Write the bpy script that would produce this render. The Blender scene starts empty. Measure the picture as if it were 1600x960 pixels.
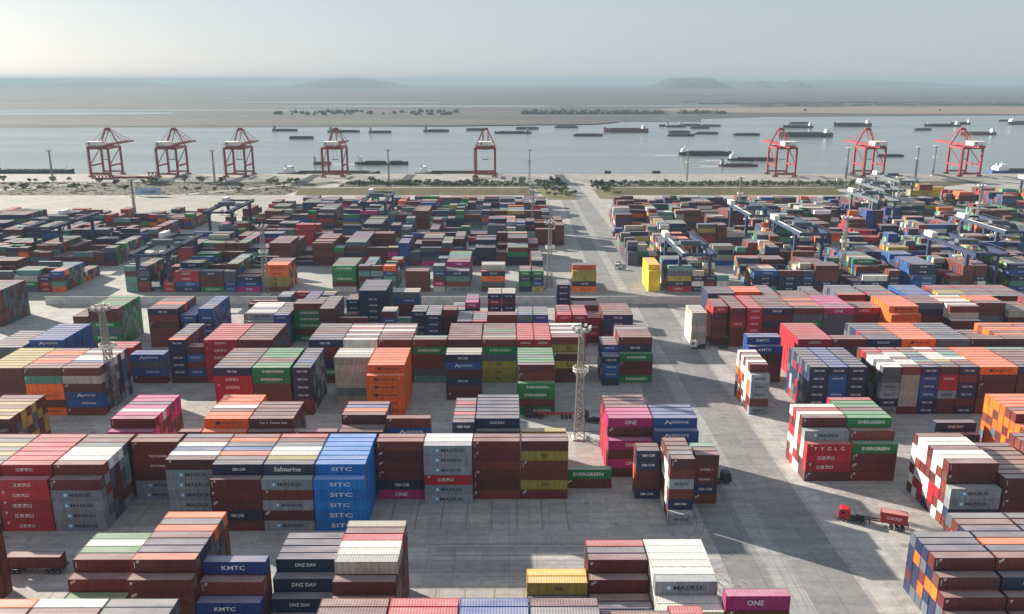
import bpy, math, random
import numpy as np
from mathutils import Vector
R=math.radians
random.seed(7)
scene=bpy.context.scene
COL=scene.collection

# ---------------------------------------------------------------- camera, sky, sun, exposure
CAM_H=106.0; FPX=1300.0; PITCH=math.atan(355/1300); YAW=R(0.2)
cam=bpy.data.cameras.new('camera'); camo=bpy.data.objects.new('camera',cam); COL.objects.link(camo)
cam.sensor_width=36; cam.lens=36*FPX/1600; cam.clip_start=1; cam.clip_end=120000
camo.location=(0,0,CAM_H); camo.rotation_euler=(R(90)-PITCH,0,-YAW)
scene.camera=camo
SUN_EL=R(18.8); SUN_AZ=R(33.5)          # sun stands ahead on the left
sdir=Vector((-math.cos(SUN_AZ)*math.cos(SUN_EL), math.sin(SUN_AZ)*math.cos(SUN_EL), math.sin(SUN_EL)))
w=bpy.data.worlds.new('World'); scene.world=w; w.use_nodes=True
nt=w.node_tree; nt.nodes.clear()
sky=nt.nodes.new('ShaderNodeTexSky'); sky.sky_type='NISHITA'; sky.sun_disc=False
sky.sun_elevation=SUN_EL; sky.sun_rotation=math.atan2(sdir.x,sdir.y)
sky.altitude=100; sky.air_density=1.0; sky.dust_density=1.0; sky.ozone_density=1.0
bg=nt.nodes.new('ShaderNodeBackground'); bg.inputs[1].default_value=0.056
wo=nt.nodes.new('ShaderNodeOutputWorld')
hs=nt.nodes.new('ShaderNodeHueSaturation'); hs.inputs['Saturation'].default_value=0.6
mx=nt.nodes.new('ShaderNodeMix'); mx.data_type='RGBA'; mx.inputs[0].default_value=0.70; mx.inputs[7].default_value=(3.1,3.65,4.3,1)
nt.links.new(sky.outputs[0],hs.inputs['Color']); nt.links.new(hs.outputs[0],mx.inputs[6])
nt.links.new(mx.outputs[2],bg.inputs[0]); nt.links.new(bg.outputs[0],wo.inputs[0])
sl=bpy.data.lights.new('sun','SUN'); sl.energy=5.0; sl.angle=R(0.6); sl.color=(1,0.9,0.76)
so=bpy.data.objects.new('sun',sl); COL.objects.link(so); so.rotation_euler=(-sdir).to_track_quat('-Z','Y').to_euler()
so.location=(-200,200,400)
vs=scene.view_settings; vs.view_transform='Standard'; vs.look='None'; vs.gamma=1; vs.exposure=1.43
try: vs.use_curve_mapping=False
except Exception: pass
scene.render.engine='CYCLES'
cy=scene.cycles; cy.use_denoising=True; cy.max_bounces=6; cy.volume_bounces=1; cy.diffuse_bounces=3; cy.glossy_bounces=2
try: cy.denoiser='OPENIMAGEDENOISE'
except Exception: pass

# ---------------------------------------------------------------- helpers
def s2l(c):
    return tuple(((v/255)/12.92 if v/255<=0.04045 else (((v/255)+0.055)/1.055)**2.4) for v in c)
class MB:
    """collects boxes, bars and tubes into one mesh"""
    def __init__(s): s.v=[];s.f=[];s.m=[]
    def quad(s,a,b,c,d,m=0):
        n=len(s.v); s.v+=[a,b,c,d]; s.f.append((n,n+1,n+2,n+3)); s.m.append(m)
    def box(s,x0,y0,z0,x1,y1,z1,m=0):
        n=len(s.v)
        s.v+=[(x0,y0,z0),(x1,y0,z0),(x1,y1,z0),(x0,y1,z0),(x0,y0,z1),(x1,y0,z1),(x1,y1,z1),(x0,y1,z1)]
        for f in ((0,3,2,1),(4,5,6,7),(0,1,5,4),(1,2,6,5),(2,3,7,6),(3,0,4,7)):
            s.f.append(tuple(n+i for i in f)); s.m.append(m)
        return s
    def bar(s,p,q,r,m=0,r2=None,k=4):
        p=Vector(p);q=Vector(q);d=(q-p)
        if d.length<1e-6: return s
        d.normalize(); u=d.cross(Vector((0,0,1)))
        if u.length<1e-3: u=Vector((1,0,0))
        u.normalize(); v=d.cross(u); r2=r if r2 is None else r2
        n=len(s.v); off=math.pi/4 if k==4 else 0
        for c,rr in ((p,r),(q,r2)):
            for i in range(k):
                a=2*math.pi*i/k+off; s.v.append(tuple(c+(u*math.cos(a)+v*math.sin(a))*rr*(1.414 if k==4 else 1)))
        for i in range(k):
            s.f.append((n+i,n+(i+1)%k,n+k+(i+1)%k,n+k+i)); s.m.append(m)
        s.f.append(tuple(n+i for i in range(k))[::-1]); s.m.append(m)
        s.f.append(tuple(n+k+i for i in range(k))); s.m.append(m)
        return s
    def mesh(s,name,mats):
        me=bpy.data.meshes.new(name); me.from_pydata([tuple(map(float,v)) for v in s.v],[],s.f)
        for m in (mats if isinstance(mats,(list,tuple)) else [mats]): me.materials.append(m)
        me.polygons.foreach_set('material_index',s.m); me.update(); return me
    def build(s,name,mats,parent=None):
        return ob(name,s.mesh(name,mats),parent)
def ob(name,me,parent=None,loc=None,color=None):
    o=bpy.data.objects.new(name,me); COL.objects.link(o)
    if parent is not None: o.parent=parent
    if loc is not None: o.location=loc
    if color is not None: o.color=color
    return o
def empty(name,loc=(0,0,0),rz=0):
    o=bpy.data.objects.new(name,None); COL.objects.link(o); o.location=loc; o.rotation_euler=(0,0,rz); o.empty_display_size=1
    return o
def tag(o,label=None,cat=None,group=None,kind=None):
    if label: o['label']=label
    if cat: o['category']=cat
    if group: o['group']=group
    if kind: o['kind']=kind
    return o
CHILD={}
def kids(o): return [c for c in COL.objects if c.parent==o] if o.name not in CHILD else CHILD[o.name]
def copy_tree(o,parent=None,src=None):
    c=o.copy(); COL.objects.link(c)
    if parent is not None: c.parent=parent
    for k in CHILDREN(o): copy_tree(k,c)
    return c
def CHILDREN(o): return list(o.children)

# ---------------------------------------------------------------- materials
def newmat(name):
    m=bpy.data.materials.new(name); m.use_nodes=True; nt=m.node_tree
    b=nt.nodes['Principled BSDF']; return m,nt,b
def N(nt,t,**kw):
    n=nt.nodes.new(t)
    for k,v in kw.items(): setattr(n,k,v)
    return n
def noise(nt,vec,scale,detail=4,rough=.55,dist=0):
    n=N(nt,'ShaderNodeTexNoise'); n.inputs['Scale'].default_value=scale; n.inputs['Detail'].default_value=detail
    n.inputs['Roughness'].default_value=rough; n.inputs['Distortion'].default_value=dist
    if vec is not None: nt.links.new(vec,n.inputs['Vector'])
    return n.outputs[0]
def ramp(nt,fac,stops,interp='LINEAR'):
    r=N(nt,'ShaderNodeValToRGB'); r.color_ramp.interpolation=interp
    e=r.color_ramp.elements
    while len(e)<len(stops): e.new(0.5)
    for i,(p,c) in enumerate(stops):
        e[i].position=p; e[i].color=(c,c,c,1) if isinstance(c,(int,float)) else (*c,1)
    nt.links.new(fac,r.inputs[0]); return r.outputs[0]
def mix(nt,a,b,fac,mode='MIX'):
    m=N(nt,'ShaderNodeMix',data_type='RGBA',blend_type=mode)
    for s,x in ((0,fac),(6,a),(7,b)):
        if isinstance(x,(int,float)): m.inputs[s].default_value=x if s==0 else (x,x,x,1)
        elif isinstance(x,tuple): m.inputs[s].default_value=(*x,1)
        else: nt.links.new(x,m.inputs[s])
    return m.outputs[2]
def mapping(nt,vec,scale):
    m=N(nt,'ShaderNodeMapping'); m.inputs['Scale'].default_value=scale; nt.links.new(vec,m.inputs[0]); return m.outputs[0]
def position(nt): return N(nt,'ShaderNodeNewGeometry').outputs['Position']
def simple(name,c,rough=.6,metal=0,var=.25,scale=.4):
    m,nt,b=newmat(name); p=position(nt)
    f=ramp(nt,noise(nt,p,scale,5,.6),[(.3,1-var),(.7,1+var*.4)])
    nt.links.new(mix(nt,s2l(c),f,1.0,'MULTIPLY'),b.inputs['Base Color'])
    b.inputs['Roughness'].default_value=rough; b.inputs['Metallic'].default_value=metal
    return m
def paintmat(name,source,roof):
    m,nt,b=newmat(name); p=position(nt)
    if source=='object': c=N(nt,'ShaderNodeObjectInfo').outputs['Color']
    else: c=N(nt,'ShaderNodeAttribute',attribute_name='paint').outputs['Color']
    if roof:
        # sun bleached, dusty roofs, paled further as painted sun sheen, with rusty dents
        big=ramp(nt,noise(nt,mapping(nt,p,(.12,.5,.5)),1.0,4,.6),[(.3,.24),(.75,.52)])
        c=mix(nt,c,s2l((214,200,196)),big)
        sp=ramp(nt,noise(nt,mapping(nt,p,(.6,1.4,1)),1.0,6,.7),[(.60,0),(.72,.55)])
        c=mix(nt,c,s2l((96,66,52)),sp)
        sh=ramp(nt,noise(nt,p,3.0,3,.5),[(.3,.86),(.7,1.06)])
        c=mix(nt,c,sh,1.0,'MULTIPLY')
        b.inputs['Roughness'].default_value=.4
        b.inputs['Specular IOR Level'].default_value=.8
    else:
        st=ramp(nt,noise(nt,mapping(nt,p,(1.8,1.8,.22)),1.0,5,.65),[(.35,.66),(.65,1.08)])
        c=mix(nt,c,st,1.0,'MULTIPLY')
        ru=ramp(nt,noise(nt,mapping(nt,p,(1.1,1.1,.5)),1.3,6,.7),[(.58,0),(.70,.65)])
        c=mix(nt,c,s2l((104,66,46)),ru)
        b.inputs['Roughness'].default_value=.5
    nt.links.new(c,b.inputs['Base Color'])
    if source!='object':
        sx=N(nt,'ShaderNodeSeparateXYZ'); nt.links.new(p,sx.inputs[0]); a=sx.outputs[0]
        if not roof:
            ad=N(nt,'ShaderNodeMath',operation='ADD'); nt.links.new(sx.outputs[0],ad.inputs[0]); nt.links.new(sx.outputs[1],ad.inputs[1]); a=ad.outputs[0]
        mu=N(nt,'ShaderNodeMath',operation='MULTIPLY'); nt.links.new(a,mu.inputs[0]); mu.inputs[1].default_value=6.2832/(.5 if roof else .42)
        sn=N(nt,'ShaderNodeMath',operation='SINE'); nt.links.new(mu.outputs[0],sn.inputs[0])
        bp=N(nt,'ShaderNodeBump'); bp.inputs['Strength'].default_value=.7; bp.inputs['Distance'].default_value=.016; nt.links.new(sn.outputs[0],bp.inputs['Height']); nt.links.new(bp.outputs[0],b.inputs['Normal'])
    return m
M_PAINT=paintmat('container_paint','object',False); M_ROOF=paintmat('container_roof_paint','object',True)
M_BPAINT=paintmat('bulk_container_paint','attr',False); M_BROOF=paintmat('bulk_container_roof','attr',True)
M_WHITE=simple('white_lettering',(232,232,228),.6,var=.1); M_DARK=simple('dark_lettering',(34,44,70),.6,var=.1)
M_STAR=simple('pale_blue_emblem',(90,165,205),.5,var=.1); M_STEEL=simple('galvanised_steel',(150,152,150),.5,.3)
M_RUBBER=simple('tyre_rubber',(26,26,27),.8); M_BLACK=simple('dark_chassis',(40,40,44),.6)
M_GLASS,_nt,_b=newmat('cab_glass'); _b.inputs['Base Color'].default_value=(.03,.04,.05,1); _b.inputs['Roughness'].default_value=.1

# ---------------------------------------------------------------- ground, quay, river, far bank
def sheet(name,pts,z,mat,kind='structure'):
    me=bpy.data.meshes.new(name); me.from_pydata([(x,y,z) for x,y in pts],[],[tuple(range(len(pts)))])
    me.materials.append(mat); me.update(); 
    if me.polygons[0].normal.z<0: me.flip_normals()
    o=ob(name,me); tag(o,kind=kind); return o
def concrete(name,base,slab=5.0,var=.2):
    m,nt,b=newmat(name); p=position(nt)
    br=N(nt,'ShaderNodeTexBrick'); br.offset=0.0; br.squash=1
    br.inputs['Scale'].default_value=1/slab; br.inputs['Brick Width'].default_value=1.0; br.inputs['Row Height'].default_value=1.0
    br.inputs['Mortar Size'].default_value=.012; br.inputs['Mortar Smooth'].default_value=.2
    br.inputs['Color1'].default_value=(1,1,1,1); br.inputs['Color2'].default_value=(.84,.84,.85,1); br.inputs['Mortar'].default_value=(.62,.6,.58,1)
    nt.links.new(p,br.inputs['Vector'])
    n1=ramp(nt,noise(nt,p,.035,5,.6),[(.3,1-var),(.7,1+var*.6)])
    n2=ramp(nt,noise(nt,mapping(nt,p,(.05,.45,1)),1,5,.65),[(.35,.80),(.62,1.05)])     # tyre wear along the lanes
    n3=ramp(nt,noise(nt,p,.5,7,.72),[(.35,.8),(.6,1.05)])
    n4=ramp(nt,noise(nt,p,.22,3,.5),[(.66,1),(.74,.62)])                                # oil stains
    c=mix(nt,s2l(base),br.outputs[0],1,'MULTIPLY')
    for f in (n1,n2,n3,n4): c=mix(nt,c,f,1,'MULTIPLY')
    nt.links.new(c,b.inputs['Base Color']); b.inputs['Roughness'].default_value=.8
    return m
M_GROUND=concrete('yard_concrete',(172,169,164))
M_ROAD=concrete('road_concrete',(138,138,138),7.0,.14)
M_QUAY=concrete('quay_concrete',(160,157,150),12.0,.1)
M_LIGHT=concrete('pale_apron',(160,157,148),9.0,.14)
M_YEL=simple('worn_yellow_marking',(148,130,96),.8,var=.5,scale=1.2)
M_WLINE=simple('worn_white_marking',(168,166,160),.8,var=.4,scale=.8)
def veg(name,a,bcol,scale,st=(1,1,1)):
    m,nt,b=newmat(name); p=position(nt)
    f=ramp(nt,noise(nt,mapping(nt,p,st),scale,6,.65),[(.35,0),(.65,1)])
    nt.links.new(mix(nt,s2l(a),s2l(bcol),f),b.inputs['Base Color']); b.inputs['Roughness'].default_value=.95; return m
M_GRASS=veg('embankment_grass',(104,98,58),(84,84,50),.15,(1,2,1))
M_SCRUB=veg('scrub_soil',(78,72,56),(58,62,42),.06)
QY=978.0
ground=sheet('ground',[(-1600,-300),(1600,-300),(1600,QY),(-1600,QY)],0,M_GROUND)
mb=MB(); mb.box(-1600,QY,-6,1600,QY+1.2,0.15); q=mb.build('quay_wall',M_QUAY); tag(q,kind='structure')
sheet('quay_apron',[(-1600,905),(1600,905),(1600,QY-.1),(-1600,QY-.1)],.004,M_QUAY)
sheet('main_road',[(49,100),(76,100),(77,400),(72,900),(48,900),(46,400)],.004,M_ROAD)
sheet('pale_apron',[(-900,655),(-212,655),(-205,786),(-900,786)],.004,M_LIGHT)
sheet('cross_road',[(-300,395),(400,395),(400,413),(-300,413)],.008,M_LIGHT)
# painted lane and slot lines
def lines(name,segs,mat,wd,z):
    v=[];f=[]
    for (x0,y0),(x1,y1) in segs:
        d=Vector((x1-x0,y1-y0)); d.normalize(); n=Vector((-d.y,d.x))*wd/2; k=len(v)
        v+=[(x0+n.x,y0+n.y,z),(x0-n.x,y0-n.y,z),(x1-n.x,y1-n.y,z),(x1+n.x,y1+n.y,z)]; f.append((k,k+1,k+2,k+3))
    me=bpy.data.meshes.new(name); me.from_pydata(v,[],f); me.materials.append(mat); me.update()
    for p in me.polygons:
        if p.normal.z<0: p.flip()
    return tag(ob(name,me),kind='structure')
segs=[]
for yb in (136.6,181.4):
    for i in range(-22,9):
        x=-35.9+6.3*i+ (1.2 if yb<150 else 0)
        segs.append(((x,yb+.4),(x,yb+20.6)))
lines('slot_lines',segs,M_YEL,.32,.012)
lines('road_lines',[((-140,160.2),(48,160.2)),((-140,178.4),(48,178.4)),((77,180),(200,180)),((77,160),(130,160))],M_WLINE,.3,.016)
M_LANE1=concrete('lane_concrete_pale',(182,180,176),6.3,.15); M_LANE2=concrete('lane_concrete_dark',(156,156,156),6.3,.15)
for (ya,yb,mm) in ((158.2,163,M_LANE1),(163,168.5,M_LANE2),(168.5,173.6,M_LANE1),(234,238.5,M_LANE1),(243,247,M_LANE1),(306.5,311,M_LANE1),(315,319,M_LANE2)):
    sheet('lane_strip',[(-170,ya),(48.6,ya),(48.6,yb),(-170,yb)],.008,mm)
sheet('road_edge_strip',[(77.2,100),(90,100),(87,200),(82,330),(78,400)],.008,M_LANE1)
sheet('road_centre_strip',[(58,100),(64,100),(62,400),(60,900),(56,900),(57,400)],.010,M_LANE2)
def tyre_marks():
    r=random.Random(9); m_=MB()
    def track(px,wd):
        for (a,b_) in zip(px,px[1:]):
            d=Vector((b_[0]-a[0],b_[1]-a[1])).normalized(); n=Vector((-d.y,d.x))
            for o in (-.95,.95):
                q=[(a[0]+n.x*(o+w_),a[1]+n.y*(o+w_),.018) for w_ in (-wd,wd)]+[(b_[0]+n.x*(o+w_),b_[1]+n.y*(o+w_),.018) for w_ in (wd,-wd)]
                m_.quad(*q)
    for k in range(15):
        y=r.choice((165,170,176,240,312,163,318,174,237)); yy=y+r.uniform(-3,3); x0=r.uniform(40,56); rad=r.uniform(9,18); s=r.choice((-1,1))
        pts=[(x0-60+k2*6+0,yy) for k2 in range(9)]
        pts+=[(x0-12+rad*math.sin(a/8*math.pi/2)*1.0,yy+s*(rad-rad*math.cos(a/8*math.pi/2))) for a in range(1,9)]
        lx,ly=pts[-1]; pts+=[(lx+j*.15,ly+s*j*7) for j in range(1,6)]
        track(pts,.12)
    for k in range(6):
        x=r.uniform(50,82); y=r.uniform(110,300); pts=[(x+math.sin(j*.3+k)*.6,y+j*8) for j in range(12)]; track(pts,.12)
    o=m_.build('tyre_marks',simple('rubber_streaks',(132,130,127),.8,var=.2,scale=.5)); tag(o,kind='structure')
tyre_marks()
# water
m,nt,b=newmat('river_water'); p=position(nt)
b.inputs['Base Color'].default_value=(.16,.19,.185,1); b.inputs['Roughness'].default_value=.22; b.inputs['IOR'].default_value=1.33
bn=N(nt,'ShaderNodeBump'); bn.inputs['Strength'].default_value=.6; bn.inputs['Distance'].default_value=.5
nt.links.new(noise(nt,mapping(nt,p,(.12,.22,1)),1,6,.65),bn.inputs['Height']); nt.links.new(bn.outputs[0],b.inputs['Normal'])
f=ramp(nt,noise(nt,mapping(nt,p,(.0012,.006,1)),1,5,.6),[(.35,.12),(.65,.30)]); nt.links.new(f,b.inputs['Roughness'])
M_WATER=m
sheet('river_water',[(-9000,QY+.5),(9000,QY+.5),(9000,6000),(-9000,6000)],-4,M_WATER)
# far bank, one terrain sheet whose near shore wanders
m,nt,b=newmat('far_land'); p=position(nt)
f1=ramp(nt,noise(nt,mapping(nt,p,(.0005,.0028,1)),1,8,.66,.5),[(.30,s2l((14,28,32))),(.44,s2l((36,42,42))),(.5,s2l((18,32,32))),(.56,s2l((46,46,46))),(.66,s2l((78,70,66)))])
f2=ramp(nt,noise(nt,mapping(nt,p,(.0012,.012,1)),1,6,.7),[(.36,.72),(.62,1.12)])
f3=ramp(nt,noise(nt,mapping(nt,p,(.006,.02,1)),1,4,.6),[(.66,0),(.70,.8)])
nt.links.new(mix(nt,mix(nt,f1,f2,1,'MULTIPLY'),s2l((150,146,140)),f3),b.inputs['Base Color']); b.inputs['Roughness'].default_value=1
M_FAR=m
shore=[(-9000,2100),(-1500,2015),(-900,2030),(-600,2035),(-300,2060),(-100,2120),(60,2140),(200,2230),(330,2300),(520,2300),(560,2480),(800,2620),(1208,2660),(1700,2720),(2400,2800),(9000,3000)]
pts=[]
rs=random.Random(3)
for (a,b_) in zip(shore,shore[1:]):
    k=max(2,int((b_[0]-a[0])/60)) if abs(a[0])<3000 and abs(b_[0])<3000 else 2
    for i in range(k):
        t=i/k; pts.append((a[0]+(b_[0]-a[0])*t,a[1]+(b_[1]-a[1])*t+rs.uniform(-9,9)))
pts.append(shore[-1])
FARD=(3600,5000,6500,8500,11000,14000,18000,23000,29000,36000,43000)
v=[];f=[]
for i,(x,y) in enumerate(pts):
    v+=[(x,y,-4.3),(x,y+14,-2.6),(x*1.0,y+400,-2.2)]+[(x*(1+4*(D-2500)/40000),max(D,y+450),-2.2-((D-4000)**2/12.742e6 if D>4000 else 0)) for D in FARD]
    if i:
        nn=3+len(FARD); a=nn*(i-1)
        for k in range(nn-1): f.append((a+k,a+nn+k,a+nn+1+k,a+1+k))
me=bpy.data.meshes.new('far_bank_terrain'); me.from_pydata(v,[],f); me.materials.append(M_FAR); me.update()
tag(ob('far_bank_terrain',me),kind='structure')
M_TAN=veg('dry_reed_field',(124,106,92),(106,92,80),.01,(.3,2,1))
M_GREENF=veg('green_field',(60,72,52),(66,62,54),.012,(.3,2,1))
M_BROWN=veg('brown_field',(58,50,50),(52,52,48),.01,(.25,2,1))
def blob(name,x0,x1,y0,y1,mat,z,seed,kind='structure',n=24):
    r=random.Random(seed); top=[];bot=[]
    for i in range(n+1):
        t=i/n; x=x0+(x1-x0)*t; e=math.sin(math.pi*t)**.35
        ym=(y0+y1)/2; hw=(y1-y0)/2*e
        bot.append((x,ym-hw*(1+r.uniform(-.12,.12)))); top.append((x,ym+hw*(1+r.uniform(-.12,.12))))
    return sheet(name,bot+top[::-1],z,mat,kind)
blob('dry_reed_field',500,3600,2790,3560,M_TAN,-2.0,1)
blob('brown_field',-1500,300,2070,2500,M_BROWN,-2.0,2)
blob('green_shore_field',-560,80,2130,2420,M_GREENF,-1.8,3)
blob('brown_field',-700,700,2550,3100,M_BROWN,-1.9,12)
blob('far_water_channel',-3400,-1080,2640,3060,M_WATER,-1.7,4)
blob('far_water_channel',-2500,-640,3060,3210,M_WATER,-1.6,5)
blob('far_water_channel',-980,240,3480,3720,M_WATER,-1.6,6)
blob('far_water_channel',-1500,-300,4150,4330,M_WATER,-1.6,7)
blob('far_water_channel',250,1100,3560,3700,M_WATER,-1.6,8)
# hills on the horizon
def hill(name,cx,cy,L,D,h,prof,seed):
    r=random.Random(seed); nx_,ny=40,10; v=[];f=[]
    for j in range(ny+1):
        for i in range(nx_+1):
            u=i/nx_; w_=j/ny; z=prof(u)*math.sin(math.pi*w_)**.6*(h+20)*(1+r.uniform(-.03,.03))-20
            v.append((cx+(u-.5)*L,cy+(w_-.5)*D,z))
    for j in range(ny):
        for i in range(nx_):
            a=j*(nx_+1)+i; f.append((a,a+1,a+nx_+2,a+nx_+1))
    me=bpy.data.meshes.new(name); me.from_pydata(v,[],f); me.materials.append(M_HILL); me.update()
    for p in me.polygons: p.use_smooth=True
    tag(ob(name,me),kind='structure')
M_HILL=veg('hill_slopes',(34,46,42),(50,56,50),.002)
def mesa(u): return max(0,min(1,u/.28,(1-u)/.28))**1.1
def cone(u): return max(0,1-abs(2*u-1))**1.2
def round_(u): return math.sin(math.pi*u)
hill('mesa_hill',2480,11800,1250,1200,136,mesa,1)
hill('cone_hill',3560,12300,650,900,104,cone,2)
hill('cone_hill',4060,12300,780,900,112,cone,3)
hill('low_hill',-2450,13200,2400,2500,136,lambda u:round_(u)**1.5,4)
hill('low_hill',4200,15500,4200,2500,95,round_,5)
hill('low_hill',-7000,15000,2600,2500,100,round_,6)
hill('low_hill',-9300,14500,1300,1500,118,mesa,7)
hill('low_hill',6500,16500,5000,2500,105,round_,8)

# ---------------------------------------------------------------- containers
PAINT=dict(M=(100,36,34),R=(176,22,40),N=(24,40,78),n=(22,44,78),B=(26,80,146),U=(20,56,126),S=(0,124,206),G=(14,128,66),W=(138,148,154),
 A=(226,226,220),K=(84,92,104),O=(240,104,24),Y=(172,152,62),y=(240,196,40),P=(186,40,120),T=(88,142,130),C=(176,172,160),V=(96,44,42),F=(52,66,100),Q=(116,38,42),Z=(176,22,40),X=(150,84,48))
CNAME=dict(M='maroon',R='red',N='navy',n='navy',B='blue',U='blue',S='azure',G='green',W='grey',A='white',K='slate',O='orange',Y='olive',y='yellow',P='magenta',T='teal',C='beige',V='brown',F='slate',Q='maroon',Z='red',X='brown')
LOGO=dict(S=('SITC',1.05,0,5.4,.5,''),W=('MAERSK',.95,1,6.0,.58,'s'),G=('EVERGREEN',.95,0,7.6,.52,''),P=('ONE',1.1,0,3.2,.5,''),O=('Hapag-Lloyd',.85,1,5.6,.58,'q'),
 Y=('msc',.9,1,1.8,.5,''),R=('江苏港口',.95,0,4.4,.46,''),N=('CMA CGM',.85,0,3.6,.5,''),n=('DNZ DAV',.8,0,4.6,.48,''),U=('KMTC',.95,0,4.6,.46,''),
 B=('HEZZHONJ',.85,0,4.6,.6,'t'),Q=('TEXTAINER  >',.6,0,5.6,.55,''),F=('Safmarine',1.2,0,6.4,.5,''),V=('Tip Y Textar Bsk',.8,0,8.4,.52,''),Z=('T  Y  C  L  C',.85,0,8.2,.52,''))
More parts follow.
